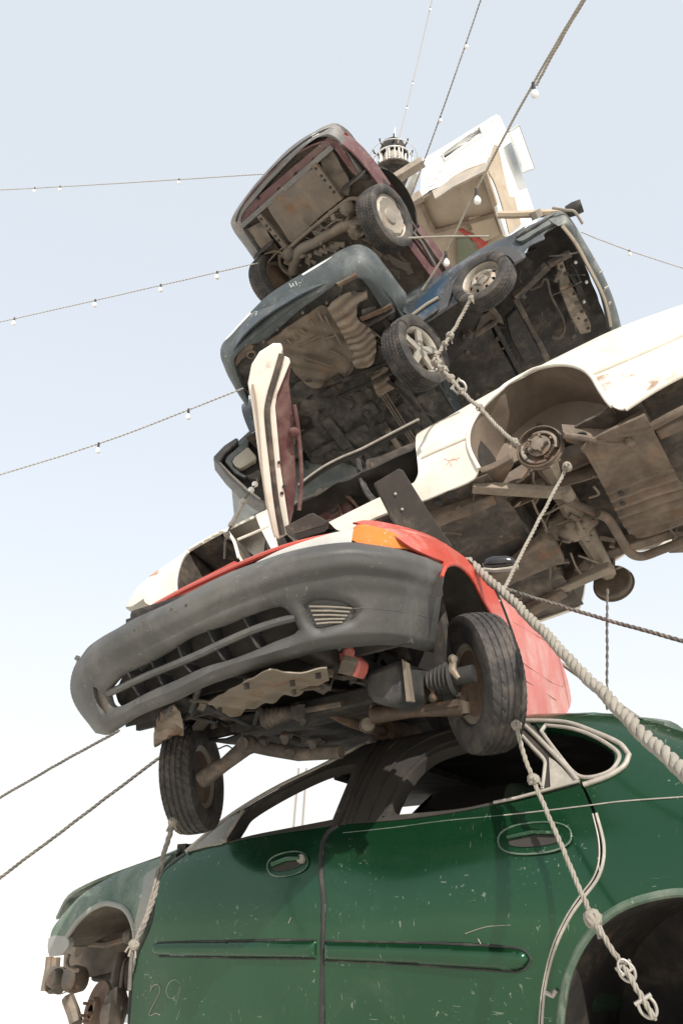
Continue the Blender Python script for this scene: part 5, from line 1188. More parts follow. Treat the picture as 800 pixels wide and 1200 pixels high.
m = MB(); m.tube(z('S', (270, 350), (320, 380), (400, 470), (430, 520), (470, 600), z=.2), .012, 8, sm=4); m.tube(z('S', (130, 640), (150, 660), (155, 690), (135, 715), z=.2), .008, 6, sm=4); m.tube(z('S', (340, 460), (380, 480), (380, 510), (420, 560), (425, 600), z=.2), .007, 6, sm=4); m.tube(z('S', (330, 560), (400, 620), (500, 720), z=.2), .02, 8, sm=3); m.build('brake_line', M_dark_under, car)
clutter('underside_fitting', car, 0, 40, (-1.3, .9), (-.7, .7), .22, M_tunder, 31)
clutter('underside_fitting', car, 0, 26, (-2.0, -1.2), (-.75, -.35), .25, M_tunder, 32)
m = MB(); q = z('S', (300, 250), z=.3)[0]; m.lathe([(0, 0), (.1, 0), (.11, .02), (.10, .06), (0, .06)], q, (0, -1, .1), 20); m.build('brake_drum', M_dark_under, car)
wc = g.on(487, 414, 1, -.77); wheel(car, wc, -1, .36, .235, .235, 2, 'alloy', -16, -18)
wheel(car, (wc.x, -wc.y, wc.z), 1, .335, .20, .215, 2, 'alloy')
# ------------------------------------------------------------------ grey sedan whose nose pokes out behind the open door
_p = at(300, 530, 8.0); Mn = pose((_p.x, _p.y, _p.z - CAMH), (0, 0, -86))
car = thing('sedan', 'dark grey car nose with a square headlight poking out behind the open cream door', 'car', Mn)
g = Frame(Mn)
M_gb = mat('dark_grey_plastic', (.10, .10, .098), .5, 0, .4, (.24, .22, .2), 4, .4)
M_gp = mat('grey_green_paint', (.10, .115, .11), .4, 0, .5, (.3, .28, .24), 4, .4, coat=.3)
fx = 0.0
def nf(*p): return [g.on(a, b, 0, fx) for a, b in tr('U', *p)]
def nslab(name, pts, d, mt, par, bev=.01, dx=0):
    P_ = [p + V((dx, 0, 0)) for p in nf(*pts)]; m = MB(); m.slab(P_, d); return m.build(name, mt, par, bevel=bev)
b_ = V((-.5, 0, 0))
nslab('front_bumper', ((68, 450), (70, 428), (150, 345), (240, 285), (262, 290), (258, 322), (165, 400), (118, 470), (200, 565), (330, 690), (440, 765), (470, 775), (470, 800), (420, 788), (300, 705), (160, 570)), V((-.22, 0, .0)), M_gb, car, .012)
nslab('bumper_trim', ((112, 478), (122, 478), (210, 570), (330, 680), (440, 765), (425, 772), (320, 695), (190, 572)), V((-.05, 0, 0)), M_alu, car, .003, .01)
nslab('front_panel', ((118, 470), (165, 400), (258, 322), (262, 290), (340, 225), (380, 225), (470, 560), (470, 775), (440, 765), (330, 690), (200, 565)), V((-.1, 0, 0)), M_darkin, car, .01, -.12)
nslab('headlight_frame', ((155, 455), (170, 420), (262, 340), (350, 232), (385, 245), (345, 300), (338, 345), (250, 410), (210, 455), (225, 500), (280, 545), (330, 575), (300, 582), (230, 545)), V((-.1, 0, 0)), M_gp, car, .008, -.03)
nslab('headlight', ((213, 462), (235, 425), (330, 350), (345, 352), (400, 418), (405, 440), (300, 505), (275, 515), (235, 495)), V((-.08, 0, 0)), mat('cream_lens', (.46, .42, .34), .3, 0, .5, (.4, .34, .26), 7, coat=.3), car, .012, -.02)
nslab('windscreen_corner', ((150, 315), (345, 140), (360, 150), (358, 225), (270, 278), (230, 275)), V((-.35, 0, .05)), M_gp, car, .01, -.2)
nslab('bumper_bracket', ((320, 560), (350, 560), (420, 520), (440, 540), (420, 600), (350, 590)), V((-.1, 0, 0)), M_tunder, car, .006, -.03)
ya = nf((68, 450))[0]; zt = nf((262, 290))[0].z
m = MB(); m.slab([V((-.25, ya.y + .12, ya.z + .05)), V((-.25, ya.y + .2, ya.z + .32)), V((-.25, ya.y + .5, zt + .12)), V((-.25, ya.y + 1.5, zt + .12)), V((-.25, ya.y + 1.6, ya.z + .1)), V((-.25, ya.y + .8, ya.z - .25)), V((-.25, ya.y + .45, ya.z - .3))], V((-2.2, 0, 0))); m.build('body', M_gp, car, bevel=.05)
# ------------------------------------------------------------------ maroon car at the top of the stack
Mm = pose((.63 * .92, 7.17 * .92, 5.47 * .92), (3.5, 25.9, 45.2), .92)
car = thing('hatchback', 'topmost car, maroon under a grey bumper, seen from below with its flat fuel tank', 'car', Mm)
g = Frame(Mm)
M_mgrey = mat('silver_grey_bumper', (.13, .125, .12), .5, .1, .4, (.33, .30, .27), 3, .4, bump=.06)
M_mar = mat('maroon_paint', (.085, .024, .024), .45, 0, .5, (.17, .12, .10), 3, .4, coat=.2)
M_msteel = mat('tank_metal', (.15, .125, .10), .6, .3, .5, (.25, .20, .15), 3.2, rust=.3, bump=.3)
M_mund = mat('sooty_floor', (.095, .08, .065), .75, .1, .7, (.21, .17, .13), 4, rust=.15, bump=.5, bscale=20)
plan = [(-1.45, -.84), (-1.70, -.85), (-1.92, -.83), (-2.08, -.76), (-2.17, -.58), (-2.22, -.3), (-2.235, 0), (-2.22, .3), (-2.17, .58), (-2.08, .76), (-1.92, .83), (-1.70, .85), (-1.45, .84)]
bs = arcsurf(plan, [(.24, -.16), (.245, -.08), (.26, -.03), (.31, -.005), (.37, .01), (.42, .025), (.47, .03), (.52, .015), (.56, -.02), (.60, -.06)])
if bs.n(sum(bs.u) / 2, .3).x > 0: bs.sg = -1
out = tr('Q', (182, 668), (150, 620), (100, 550), (62, 500), (47, 468), (50, 448), (75, 402), (150, 302), (250, 192), (300, 148), (350, 112), (400, 85), (432, 68), (466, 58), (492, 68), (520, 100), (560, 150), (600, 200), (640, 250), (660, 272), (640, 290), (612, 282))
inn = tr('Q', (580, 262), (548, 205), (520, 158), (500, 126), (478, 108), (452, 98), (425, 104), (395, 120), (340, 162), (290, 210), (240, 262), (195, 308), (150, 362), (110, 408), (88, 440), (80, 465), (84, 490), (105, 530), (140, 580), (180, 640), (192, 664))
bo, bs = band('rear_bumper', g, out, list(reversed(inn)), .46, .27, M_mgrey, car, ret=.15)
MB().tube(bs.line(g, catmull(tr('Q', (62, 470), (80, 420), (150, 325), (250, 215), (350, 132), (440, 82), (470, 78), (500, 100), (560, 178), (630, 268)), 5), .002), .010, 6).build('rubber_strip', M_black, bo)
panel('bumper_sticker', g, bs, tr('Q', (382, 105), (395, 98), (412, 92), (414, 100), (396, 108), (385, 114)), h=.03, th=.003, mat=mat('white_sticker', (.7, .69, .66)), parent=bo, off=.004)
panel('tail_lamp', g, bs, tr('Q', (518, 98), (530, 92), (545, 105), (548, 118), (535, 116)), h=.03, th=.05, mat=mat('red_lens', (.5, .03, .025), .3, 0, .2, coat=.5), parent=bo, off=.03)
val = tr('Q', (88, 440), (110, 410), (150, 364), (195, 310), (240, 264), (290, 212), (340, 164), (395, 122), (425, 106), (452, 100), (478, 110), (500, 128), (520, 160), (548, 207), (580, 264), (600, 282), (575, 278), (548, 255), (520, 215), (498, 180), (470, 150), (440, 158), (402, 200), (350, 250), (300, 300), (250, 348), (200, 398), (150, 445), (98, 492), (84, 478))
va = panel('valance', g, flat(.29), val, h=.035, th=.015, mat=M_mar, parent=car, disp=lumpy(.02, 5))
m = MB()
for q in ((150, 420), (240, 335), (310, 270), (385, 210), (152, 375)):
    p = g.on(*tr('Q', q)[0], 2, .275); m.cyl(p + V((0, 0, .01)), p - V((0, 0, .008)), .014, 8)
m.build('drain_hole', M_darkin, va)
def z(*p, z=.28, k='Q'): return [g.on(a, b, 2, z) for a, b in tr(k, *p)]
sheet('floor_pan', flat(.40), inset_plan(plan, .04, .96) + [(.42, .76), (.42, -.76)], h=.06, th=.01, mat=M_mund, parent=car, disp=lumpy(.03, 5))
tk = panel('fuel_tank', g, flat(.25), tr('Q', (190, 402), (280, 320), (395, 240), (420, 262), (440, 310), (470, 345), (505, 375), (480, 402), (430, 440), (350, 515), (310, 558), (285, 555), (250, 500), (215, 450)), h=.03, th=.06, mat=M_msteel, parent=car, disp=lumpy(.02, 4))
m = MB(); m.beam(*z((85, 490), (470, 152), z=.27), .05, .04); m.build('cross_member', M_mgrey, car, bevel=.006)
for a, b in (((160, 442), (275, 580)), ((392, 225), (510, 378))):
    m = MB(); p, q = z(a, b, z=.26); m.beam(p, q, .06, .05); r_ = m.build('frame_rail', M_msteel, car, bevel=.006)
    m = MB()
    for t in (.1, .3, .42, .62, .75):
        c = p + (q - p) * t; m.lathe([(0, -.002), (.016, -.002), (.016, .004)], c - V((0, 0, .027)), (0, 0, 1), 10)
    m.build('rail_hole', M_darkin, r_)
panel('side_pan', g, flat(.30), tr('Q', (105, 505), (170, 470), (190, 500), (220, 560), (250, 600), (200, 620), (150, 560)), h=.04, th=.02, mat=M_mund, parent=car, disp=lumpy(.04, 9))
panel('side_pan', g, flat(.30), tr('Q', (420, 215), (470, 170), (505, 230), (545, 300), (540, 360), (500, 365), (450, 290)), h=.04, th=.02, mat=M_mund, parent=car, disp=lumpy(.03, 9))
m = MB(); m.tube(z((250, 620), (330, 545), (420, 470), (500, 405), (545, 375), (585, 380), (600, 420), z=.21), .020, 8, sm=5); m.build('anti_roll_bar', M_msteel, car)
m = MB()
m.tube(z((300, 690), (330, 600), (400, 560), (430, 540), (470, 520), (520, 490), (575, 480), z=.2), [.05, .06, .05, .06, .05, .06, .05], 10, sm=4)
m.ball(z((575, 500), z=.2)[0], .10, 12, seed=1, amp=.4); m.lathe([(.05, 0), (.075, .0), (.08, .04), (.05, .05)], z((578, 505), z=.12)[0], (0, 0, 1), 20)
m.ball(z((345, 605), z=.2)[0], .06, 10, seed=4, amp=.5); m.ball(z((425, 545), z=.2)[0], .065, 10, seed=5, amp=.5); m.build('rear_axle', M_msteel, car)
m = MB(); m.tube(z((245, 610), (250, 660), (275, 690), (300, 700), z=.2), .016, 8, sm=5); m.tube(z((180, 610), (240, 600), (300, 640), (340, 660), z=.2), .010, 7, sm=5); m.tube(z((470, 450), (520, 470), (560, 430), (600, 400), z=.2), .010, 7, sm=5); m.tube(z((515, 462), (480, 470), (440, 500), z=.18), .007, 6, sm=5); m.tube(z((600, 540), (640, 560), (665, 580), (690, 600), z=.2), .022, 8, sm=5); m.build('brake_line', M_msteel, car)
m = MB(); m.ball(z((540, 415), z=.22)[0], .085, 12, seed=9, amp=.2); m.ball(z((290, 610), z=.2)[0], .08, 12, seed=9, amp=.2); m.build('spring_seat', M_mund, car)
m = MB(); m.slab(z((640, 565), (665, 570), (690, 610), (670, 640), (640, 620), z=.2), V((0, 0, .03))); m.slab(z((690, 600), (760, 640), (800, 650), (800, 690), (730, 660), z=.2), V((0, 0, .03))); m.build('suspension_arm', M_msteel, car, bevel=.006)
m = MB()
for k in range(5):
    a, b = z((395 + k * 22, 600 - k * 8), (430 + k * 24, 610 - k * 10), z=.2); m.tube([a, b], .03, 8)
m.build('torsion_bush', M_mund, car)
clutter('underside_fitting', car, 0, 90, (-1.55, -.7), (-.65, .65), .22, M_msteel, 51)
clutter('underside_fitting', car, 0, 40, (-1.0, .3), (-.7, .5), .24, M_mund, 52)
TS = [(-2.05, [(.70, .3), (.76, .5), (.76, .7), (.70, .85)]), (-1.3, [(.80, .22), (.85, .45), (.85, .68), (.80, .88)]), (0, [(.80, .2), (.85, .45), (.855, .66), (.81, .86)]), (1.3, [(.80, .22), (.84, .45), (.84, .64), (.78, .8)]), (1.9, [(.66, .3), (.70, .45), (.70, .58), (.64, .68)])]
mR = loftsurf(TS, sgn=-1); mL = loftsurf(TS)
if mR.n(0, .3).y > 0: mR.sg = -1
panel('rear_wing', g, mR, [(438, 199), (444, 204), (456, 217), (468, 235), (477, 254), (486, 276), (497, 296), (506, 312), (500, 325), (489, 320), (478, 306), (470, 290), (476, 272), (470, 250), (460, 232), (448, 216), (440, 210), (434, 206)], h=.03, th=.02, mat=M_darkin, parent=car)
panel('door', g, mR, tr('W', (165, 640), (200, 612), (235, 575), (262, 600), (312, 690), (300, 727), (245, 727)), h=.05, th=.02, mat=M_mar, parent=car, off=.012)
MB().tube(mR.line(g, tr('W', (228, 560), (262, 600), (318, 695)), .02), .014, 8).build('door_moulding', M_mgrey, car)
for s_, sd in ((mR, -1), (mL, 1)):
    sheet('body_side', s_, [(-.95, .0), (.45, .0), (.35, .36), (-.9, .36)], h=.08, th=.015, mat=M_mar, parent=car, off=-.10)
    wl = Surf(lambda u, v: V((-1.3 + .38 * math.cos(u), v * sd, .28 + .38 * math.sin(u))), (-.4, math.pi + .4), (.3, .9), 20, 4)
    sheet('wheel_well', wl, [(-.3, .5), (math.pi / 2, .5), (math.pi + .3, .5), (math.pi + .3, .80), (math.pi / 2, .82), (-.3, .80)], h=.07, th=.005, mat=M_darkin, parent=car)
sheet('body_top', flat(.62), inset_plan(plan, .12, .86) + [(.35, .66), (.35, -.66)], h=.12, th=.03, mat=M_mar, parent=car)
wc = g.on(451, 257, 1, -.75); wheel(car, wc, -1, .315, .20, .215, 2, 'cover', 4, 0)
wc = g.on(323, 329, 1, .77); wheel(car, wc, 1, .30, .20, .19, 2, 'cover', 0, 0)
MB().box((.38, 0, .55), (.04, 1.55, .55)).build('bulkhead', M_mund, car, bevel=.01)
ib = arcsurf(inset_plan(plan, .05, .955), [(.27, 0), (.5, .0), (.85, 0)])
sheet('inner_skirt', ib, [(ib.u[0] + .01, .01), (ib.u[1] - .01, .01), (ib.u[1] - .01, .2), (ib.u[0] + .01, .2)], h=.08, th=.015, mat=M_mar, parent=car)
# ------------------------------------------------------------------ blue-grey car on the right, engine gone
Mb = pose((.97 * .85, 7.58 * .85, 5.22 * .85), (-11.1, -20.9, -25.8), .85)
car = thing('hatchback', 'blue grey car with empty engine bay and bare steel front wheel below the white trailer', 'car', Mb)
g = Frame(Mb)
M_bl = mat('slate_blue_paint', (.036, .042, .048), .38, .1, .35, (.30, .30, .28), 3, .4, coat=.4, bump=.04)
M_blue = mat('bright_blue_paint', (.018, .042, .075), .35, 0, .35, (.3, .3, .28), 3, .4, coat=.4)
BS = [(-1.9, [(.70, .3), (.76, .5), (.76, .7), (.70, .86), (.6, .95)]), (0, [(.76, .2), (.82, .42), (.83, .62), (.80, .8), (.72, .92)]), (1.25, [(.76, .22), (.82, .42), (.83, .58), (.79, .72), (.70, .80)]), (1.8, [(.72, .26), (.77, .42), (.78, .55), (.74, .66), (.64, .73)]), (2.15, [(.60, .32), (.66, .42), (.67, .53), (.63, .62), (.54, .68)])]
bR = loftsurf(BS, sgn=-1); bL = loftsurf(BS)
if bR.n(0, .3).y > 0: bR.sg = -1
fend = tr('V', (40, 385), (90, 300), (150, 245), (230, 195), (330, 150), (420, 105), (505, 62), (528, 60), (545, 72), (540, 90), (480, 125), (455, 150), (460, 165), (400, 192), (380, 215), (388, 245), (398, 290), (392, 300), (375, 250), (345, 212), (300, 198), (232, 212), (150, 268), (92, 335), (62, 400), (52, 440), (40, 430))
fe = panel('front_fender', g, bR, fend, h=.03, th=.015, mat=M_bl, parent=car)
panel('door', g, bR, tr('V', (-40, 420), (0, 375), (50, 325), (92, 300), (62, 360), (45, 400), (42, 440), (0, 470), (-40, 500)), h=.03, th=.015, mat=M_blue, parent=car)
MB().tube(bR.line(g, tr('V', (-60, 470), (0, 425), (46, 398)), .012), .018, 8).build('door_moulding', mat('tan_rubber', (.3, .27, .22), .6, 0, .4), car)
MB().tube(bR.line(g, tr('V', (-60, 515), (0, 472), (46, 440)), .006), .018, 8).build('sill', M_bl, car)
flare = tr('V', (45, 500), (42, 460), (52, 420), (75, 365), (110, 315), (150, 270), (232, 212), (300, 197), (345, 210), (378, 245), (398, 290), (402, 330), (376, 325), (352, 300), (345, 270), (315, 232), (262, 232), (200, 262), (150, 305), (105, 365), (80, 430), (70, 500))
panel('arch_liner', g, bR, flare, h=.03, th=.03, mat=mat('liner_plastic', (.05, .05, .052), .45, 0, .35, (.16, .15, .14), 5), parent=car, off=.003)
bo, bs = band('front_bumper', g, tr('V', (508, 70), (526, 60), (548, 72), (580, 118), (620, 188), (650, 238), (682, 300), (712, 370), (732, 430), (748, 490), (752, 520)), tr('V', (512, 116), (528, 112), (545, 128), (562, 150), (590, 195), (630, 270), (665, 335), (690, 390), (705, 440), (717, 500), (720, 530)), .52, .32, mat('blue_grey_plastic', (.075, .085, .085), .5, 0, .4, (.3, .29, .26), 3, .3), car, ret=.12)
me_ = panel('bumper_end', g, bR, tr('V', (346, 172), (352, 162), (362, 152), (430, 115), (500, 72), (520, 62), (530, 78), (522, 98), (440, 142), (380, 180), (356, 182)), h=.03, th=.05, mat=mat('blue_grey_plastic', (.075, .085, .085)), parent=car, off=.035)
MB().tube(bR.line(g, tr('V', (352, 172), (430, 128), (516, 82)), .045), .014, 6).build('rubber_strip', M_black, me_)
def z(*p, z=.32): return [g.on(a, b, 2, z) for a, b in tr('V', *p)]
m = MB(); m.tube(z((528, 112), (560, 150), (590, 195), (630, 270), (665, 335), (690, 390), (705, 440), (718, 505), z=.33), .03, 8, sm=5, flat=.5); m.build('bumper_lip', mat('tan_lip', (.38, .32, .25), .7, 0, .5), bo)
m = MB()
for q, q2 in (((646, 245), (656, 238)), ((668, 302), (682, 296)), ((690, 362), (704, 355)), ((706, 420), (716, 416))):
    a, b = bs.line(g, tr('V', q, q2), .004); m.beam(a, b, .03, .012)
m.build('bumper_clip', M_alu, bo)
panel('under_bonnet', g, flat(.62), tr('V', (535, 95), (572, 130), (610, 195), (645, 255), (678, 320), (706, 385), (726, 440), (738, 505), (745, 560), (660, 640), (500, 690), (300, 720), (200, 700), (300, 440), (390, 320), (400, 200)), h=.05, th=.02, mat=M_dark_under, parent=car, disp=lumpy(.05, 5))
# engine bay as seen from below: rails and slam panel leave a dark opening
m = MB(); P_ = z((505, 262), (530, 250), (560, 340), (600, 420), (640, 500), (640, 530), (600, 540), (560, 470), (520, 370), z=.34); m.slab(P_, V((0, 0, .05))); m.build('radiator_panel', mat('slam_metal', (.10, .085, .065), .65, .3, .6, (.32, .26, .2), 6, rust=.3, bump=.4), car, bevel=.008)
m = MB()
for c in ((540, 300), (560, 345), (575, 380), (590, 415), (605, 450), (620, 485), (525, 275), (628, 515)):
    p = z(c, z=.338)[0]; m.cyl(p + V((0, 0, .004)), p - V((0, 0, .006)), .02, 10)
m.build('panel_hole', M_darkin, car)
m = MB()
m.beam(*z((340, 395), (470, 270), z=.32), .07, .08); m.beam(*z((470, 270), (560, 222), z=.34), .06, .06); m.beam(*z((340, 395), (380, 470), z=.32), .06, .07); m.beam(*z((380, 470), (430, 560), z=.32), .05, .07); m.beam(*z((430, 560), (470, 640), z=.32), .06, .07); m.build('chassis_rail', M_under, car, bevel=.008)
m = MB(); m.tube(z((400, 365), (440, 350), (455, 325), (470, 330), (480, 380), (510, 440), (530, 480), (535, 520), (520, 545), (490, 555), z=.30), .014, 8, sm=5); m.tube(z((485, 548), (510, 552), (530, 545), z=.3), .018, 7, sm=3); m.build('wiring_loom', M_under, car)
m = MB(); 
for pl in (((510, 290), (540, 330), (580, 380), (600, 400)), ((540, 290), (570, 330), (590, 380)), ((560, 260), (580, 290), (600, 340)), ((590, 430), (610, 440), (630, 460))): m.tube(z(*pl, z=.4), .016, 7, sm=4)
m.slab(z((560, 300), (600, 340), (640, 440), (620, 470), (580, 400), z=.42), V((0, 0, .04))); m.build('headlamp_bracket', M_dark_under, car, bevel=.006)
M_glint = M_lamp
m = MB()
for c in ((580, 258), (622, 335), (612, 412)): m.ball(z(c, z=.38)[0], .02, 8)
m.build('bolt_hole_or_glint', M_lamp, car)  # pale balls: glints in the dark bay put in as bright colour
sheet('floor_pan', flat(.26), [(.9, -.74), (.9, .74), (-1.9, .70), (-1.9, -.70)], h=.06, th=.01, mat=M_dark_under, parent=car, disp=lambda u, v: -.05 * math.exp(-(v / .17) ** 2) + ribs(1, .25, .014)(u, v) + .015 * noise.noise(V((u * 4, v * 4, 3))))
m = MB(); m.box((.95, 0, .48), (.05, 1.4, .45)); m.build('firewall', M_dark_under, car, bevel=.01)
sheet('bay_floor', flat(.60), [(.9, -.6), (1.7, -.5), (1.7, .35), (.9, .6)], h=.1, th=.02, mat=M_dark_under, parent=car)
m = MB(); m.tube(z((240, 430), (270, 480), (200, 530), (180, 540), z=.26), .04, 8, sm=4); m.ball(z((155, 540), z=.25)[0], .07, 10, seed=2, amp=.3); m.slab(z((210, 470), (260, 440), (290, 470), (300, 500), (250, 480), (190, 530), z=.24), V((0, 0, .05))); m.build('control_arm', M_under, car, bevel=.008)
m = MB(); m.slab(z((310, 480), (350, 440), (420, 580), (440, 620), (380, 650), (330, 560), z=.26), V((0, 0, .06))); m.build('subframe', M_dark_under, car, bevel=.01)
panel('wheel_arch_inner', g, flat(.50), tr('V', (60, 480), (100, 350), (200, 240), (330, 210), (420, 260), (400, 340), (330, 400), (280, 440), (150, 520)), h=.05, th=.02, mat=M_dark_under, parent=car, disp=lumpy(.04, 5))
clutter('underside_fitting', car, 0, 40, (-.6, 1.9), (-.6, .6), .30, M_under, 61)
for s_ in (bR, bL):
    sheet('body_side', s_, [(-1.85, .0), (.85, .0), (.9, .3), (1.05, .45), (1.05, s_.v[1]), (-1.85, s_.v[1])], h=.08, th=.015, mat=M_bl, parent=car, off=-.02)
sheet('hood', flat(.72), [(1.0, -.62), (1.6, -.55), (1.6, .3), (1.0, .6), (-1.8, .7), (-1.8, -.62)], h=.1, th=.02, mat=M_bl, parent=car)
wc = g.on(567, 331, 1, -.80); wheel(car, wc, -1, .32, .20, .205, 0, 'steel', -8, 1)
# ------------------------------------------------------------------ white caravan corner at the very top
K = 1.12
Mc = pose((1.36 * K, 5.79 * K, 6.75 * K), (-20.6, 5.2, -34.3), K)
car = thing('trailer', 'white clapboard trailer with a torn plywood belly perched at the top right', 'trailer', Mc)
g = Frame(Mc)
M_side = mat('white_siding', (.80, .79, .76), .5, 0, .2, (.66, .6, .5), 3, .2, bump=.04)
M_ply = mat('bare_plywood', (.36, .29, .21), .8, 0, .6, (.46, .38, .29), 3, rust=.1, bump=.3)
W_, D_, H_ = .81, .95, .77
def c(*p, ax=1, v=0.0): return [g.on(a, b, ax, v) for a, b in tr('W', *p)]
sid = Surf(lambda u, v: V((u, -.010 * (((v * 9) % 1.0)), v)), (-1.4, .4), (-.4, 1.3), 2, 2)
wall = tr('W', (272, 243), (330, 208), (400, 166), (470, 122), (530, 86), (560, 66), (586, 52), (600, 60), (578, 150), (540, 255), (470, 285), (400, 320), (350, 360), (310, 372), (262, 404), (266, 330))
win = tr('W', (358, 220), (430, 172), (512, 112), (524, 132), (440, 186), (366, 238))
wl_ = panel('siding_wall', g, Surf(lambda u, v: V((u, 0, v)), (-1.4, .4), (-.4, 1.3), 2, 2), wall, [win], sm=False, h=.03, th=.03, mat=M_side, parent=car, disp=None, smooth=20)
if True:
    m = MB(); P4 = [c(q)[0] for q in ((272, 243), (586, 52), (540, 255), (262, 404))]
    for k in range(1, 8):
        t = k / 8; a = P4[0] + (P4[3] - P4[0]) * t; b = P4[1] + (P4[2] - P4[1]) * t
        a = a + (b - a) * .01; b = a + (b - a) * .985
        segs = [(a, b)]
        for p_, q_ in segs: m.slab([p_ + V((0, -.001, .03)), q_ + V((0, -.001, .03)), q_ + V((0, -.008, 0)), p_ + V((0, -.008, 0))], V((0, .006, 0)))
    m.build('clapboard', M_side, wl_)
m = MB(); m.slab(c((352, 222), (512, 106), (530, 134), (368, 244), v=.05), V((0, .03, 0))); wn = m.build('window', mat('dusty_glass', (.07, .068, .066), .4, 0, .12, (.2, .18, .15), 5), car)
MB().tube(c((354, 218), (514, 104), (530, 134), (368, 246), v=-.012), .012, 6, True).build('window_frame', M_side, wn)
MB().beam(*c((372, 238), (516, 136), v=.02), .012, .02).build('window_sill', M_side, wn)
panel('side_wall', g, Surf(lambda u, v: V((.004, u, v)), (-.2, 1.6), (-.5, 1.4), 2, 2), tr('W', (586, 52), (600, 58), (640, 140), (690, 290), (750, 470), (760, 510), (700, 530), (640, 570), (628, 562), (600, 480), (568, 360), (540, 300), (552, 220), (578, 130)), sm=False, h=.05, th=.03, mat=M_side, parent=car)
panel('torn_board', g, Surf(lambda u, v: V((.010, u, v)), (-.2, 1.6), (-.5, 1.4), 2, 2), tr('W', (578, 180), (592, 190), (620, 320), (640, 400), (662, 404), (690, 520), (640, 560), (618, 470), (580, 350), (545, 270)), h=.05, th=.006, mat=M_ply, parent=car, off=.006)
zb = P4[3].z * .5 + P4[2].z * .5
fl = Surf(lambda u, v: V((u, v, zb + .02)), (-1.5, .6), (-.2, 1.8), 2, 2, True)
panel('plywood_floor', g, fl, tr('W', (200, 460), (262, 404), (310, 372), (350, 360), (400, 320), (470, 285), (540, 258), (556, 330), (600, 470), (632, 570), (560, 640), (430, 700), (330, 720), (250, 640)), h=.05, th=.03, mat=M_ply, parent=car, disp=lumpy(.02, 4))
m = MB(); m.slab(c((262, 404), (310, 372), (325, 410), (350, 395), (400, 360), (470, 325), (540, 290), (545, 258), (470, 283), (400, 318), (350, 356), v=-.02), V((0, .02, 0))); m.build('torn_skin', mat('torn_liner', (.33, .29, .24), .75, 0, .5, (.45, .39, .31), 5, bump=.6), car)
def f_(*p): return [g.on(a, b, 2, zb) for a, b in tr('W', *p)]
m = MB(); m.beam(*f_((260, 410), (320, 545)), .05, .05); m.beam(*f_((190, 460), (270, 408)), .05, .05); m.beam(*f_((320, 550), (600, 470)), .04, .05); m.beam(*f_((415, 580), (418, 700)), .02, .03); m.beam(*f_((455, 490), (480, 545)), .05, .02); m.build('floor_joist', mat('dark_timber', (.17, .125, .085), .8, 0, .5, (.3, .24, .18), 6), car, bevel=.006)
m = MB(); m.beam(*f_((536, 295), (622, 565)), .05, .06); m.build('corner_post', M_ply, car, bevel=.006)
panel('inner_panel', g, Surf(lambda u, v: V((u, v, zb + .0)), (-1.5, .6), (-.2, 1.8), 2, 2, True), tr('W', (470, 490), (575, 478), (604, 560), (540, 590), (480, 545)), h=.05, th=.01, mat=mat('tan_panel', (.44, .35, .25), .8, 0, .4), parent=car, off=.01)
panel('green_panel', g, Surf(lambda u, v: V((u, v, zb + .0)), (-1.5, .6), (-.2, 1.8), 2, 2, True), tr('W', (420, 580), (470, 575), (510, 640), (430, 690), (418, 680)), h=.05, th=.01, mat=mat('faded_green_board', (.16, .18, .12), .8, 0, .4), parent=car, off=.01)
m = MB(); m.slab(f_((420, 545), (440, 540), (500, 575), (545, 585), (550, 605), (510, 630), (500, 600), (440, 560)), V((0, 0, .06))); m.build('red_cloth', mat('red_rag', (.40, .06, .045), .8, 0, .4, (.5, .3, .25), 6), car, bevel=.012)
# open side window
m = MB()
sw = tr('W', (640, 125), (680, 98), (746, 282), (702, 296))
P_ = [g.on(a, b, 0, .10) for a, b in sw]
m.tube(P_, .014, 6, True); wn = m.build('open_window', mat('window_alloy', (.45, .43, .40), .5, .4, .4), car)
m = MB(); m.slab([p * .999 for p in P_], V((.006, 0, 0))); m.build('pane', mat('pale_glass', (.62, .68, .72), .12, 0, .25, (.7, .7, .66), 5, coat=.5), wn)
MB().tube([g.on(a, b, 0, .11) for a, b in tr('W', (642, 130), (694, 262), (702, 296))], .016, 6).build('window_bar', M_side, wn)
sheet('back_wall', Surf(lambda u, v: V((u, D_, v)), (-2, 1), (-1, 2), 2, 2), [(-W_, zb), (0, zb), (0, H_), (-W_, H_)], h=.2, th=.03, mat=M_side, parent=car)
sheet('roof', Surf(lambda u, v: V((u, v, H_ - .01)), (-2, 1), (-1, 2), 2, 2), [(-W_, .02), (-.02, .02), (-.02, D_), (-W_, D_)], h=.2, th=.02, mat=M_side, parent=car)
# ------------------------------------------------------------------ lantern platform behind
dl = 12.5
Lb = at(*tr('W', (150, 300))[0], dl); Lt = at(*tr('W', (150, 150))[0], dl)
t = thing('lookout_tower', 'black octagonal lantern with a white balcony railing at the tip of the tower', 'lantern tower', Matrix.Translation(V((Lb.x, Lb.y, Lb.z - 1.42 + .2))) @ Matrix.Scale(.82, 4))
B = 1.2
hh = (Lt - Lb).length / .62
m = MB(); m.cyl((0, 0, 0), (0, 0, B + .12), .14, 12, .2); m.lathe([(0, 0), (.10, 0), (.24, .16), (.27, .2), (0, .2)], (0, 0, B), (0, 0, 1), 16); m.build('tower_shaft', M_dark_under, t)
m = MB(); m.lathe([(0, .2), (.36, .2), (.36, .23), (0, .23)], (0, 0, B), (0, 0, 1), 24); m.build('balcony_floor', M_under, t)
m = MB()
for i in range(16):
    a = 2 * math.pi * i / 16; m.tube([(.34 * math.cos(a), .34 * math.sin(a), B + .22), (.34 * math.cos(a), .34 * math.sin(a), B + .52)], .009, 5)
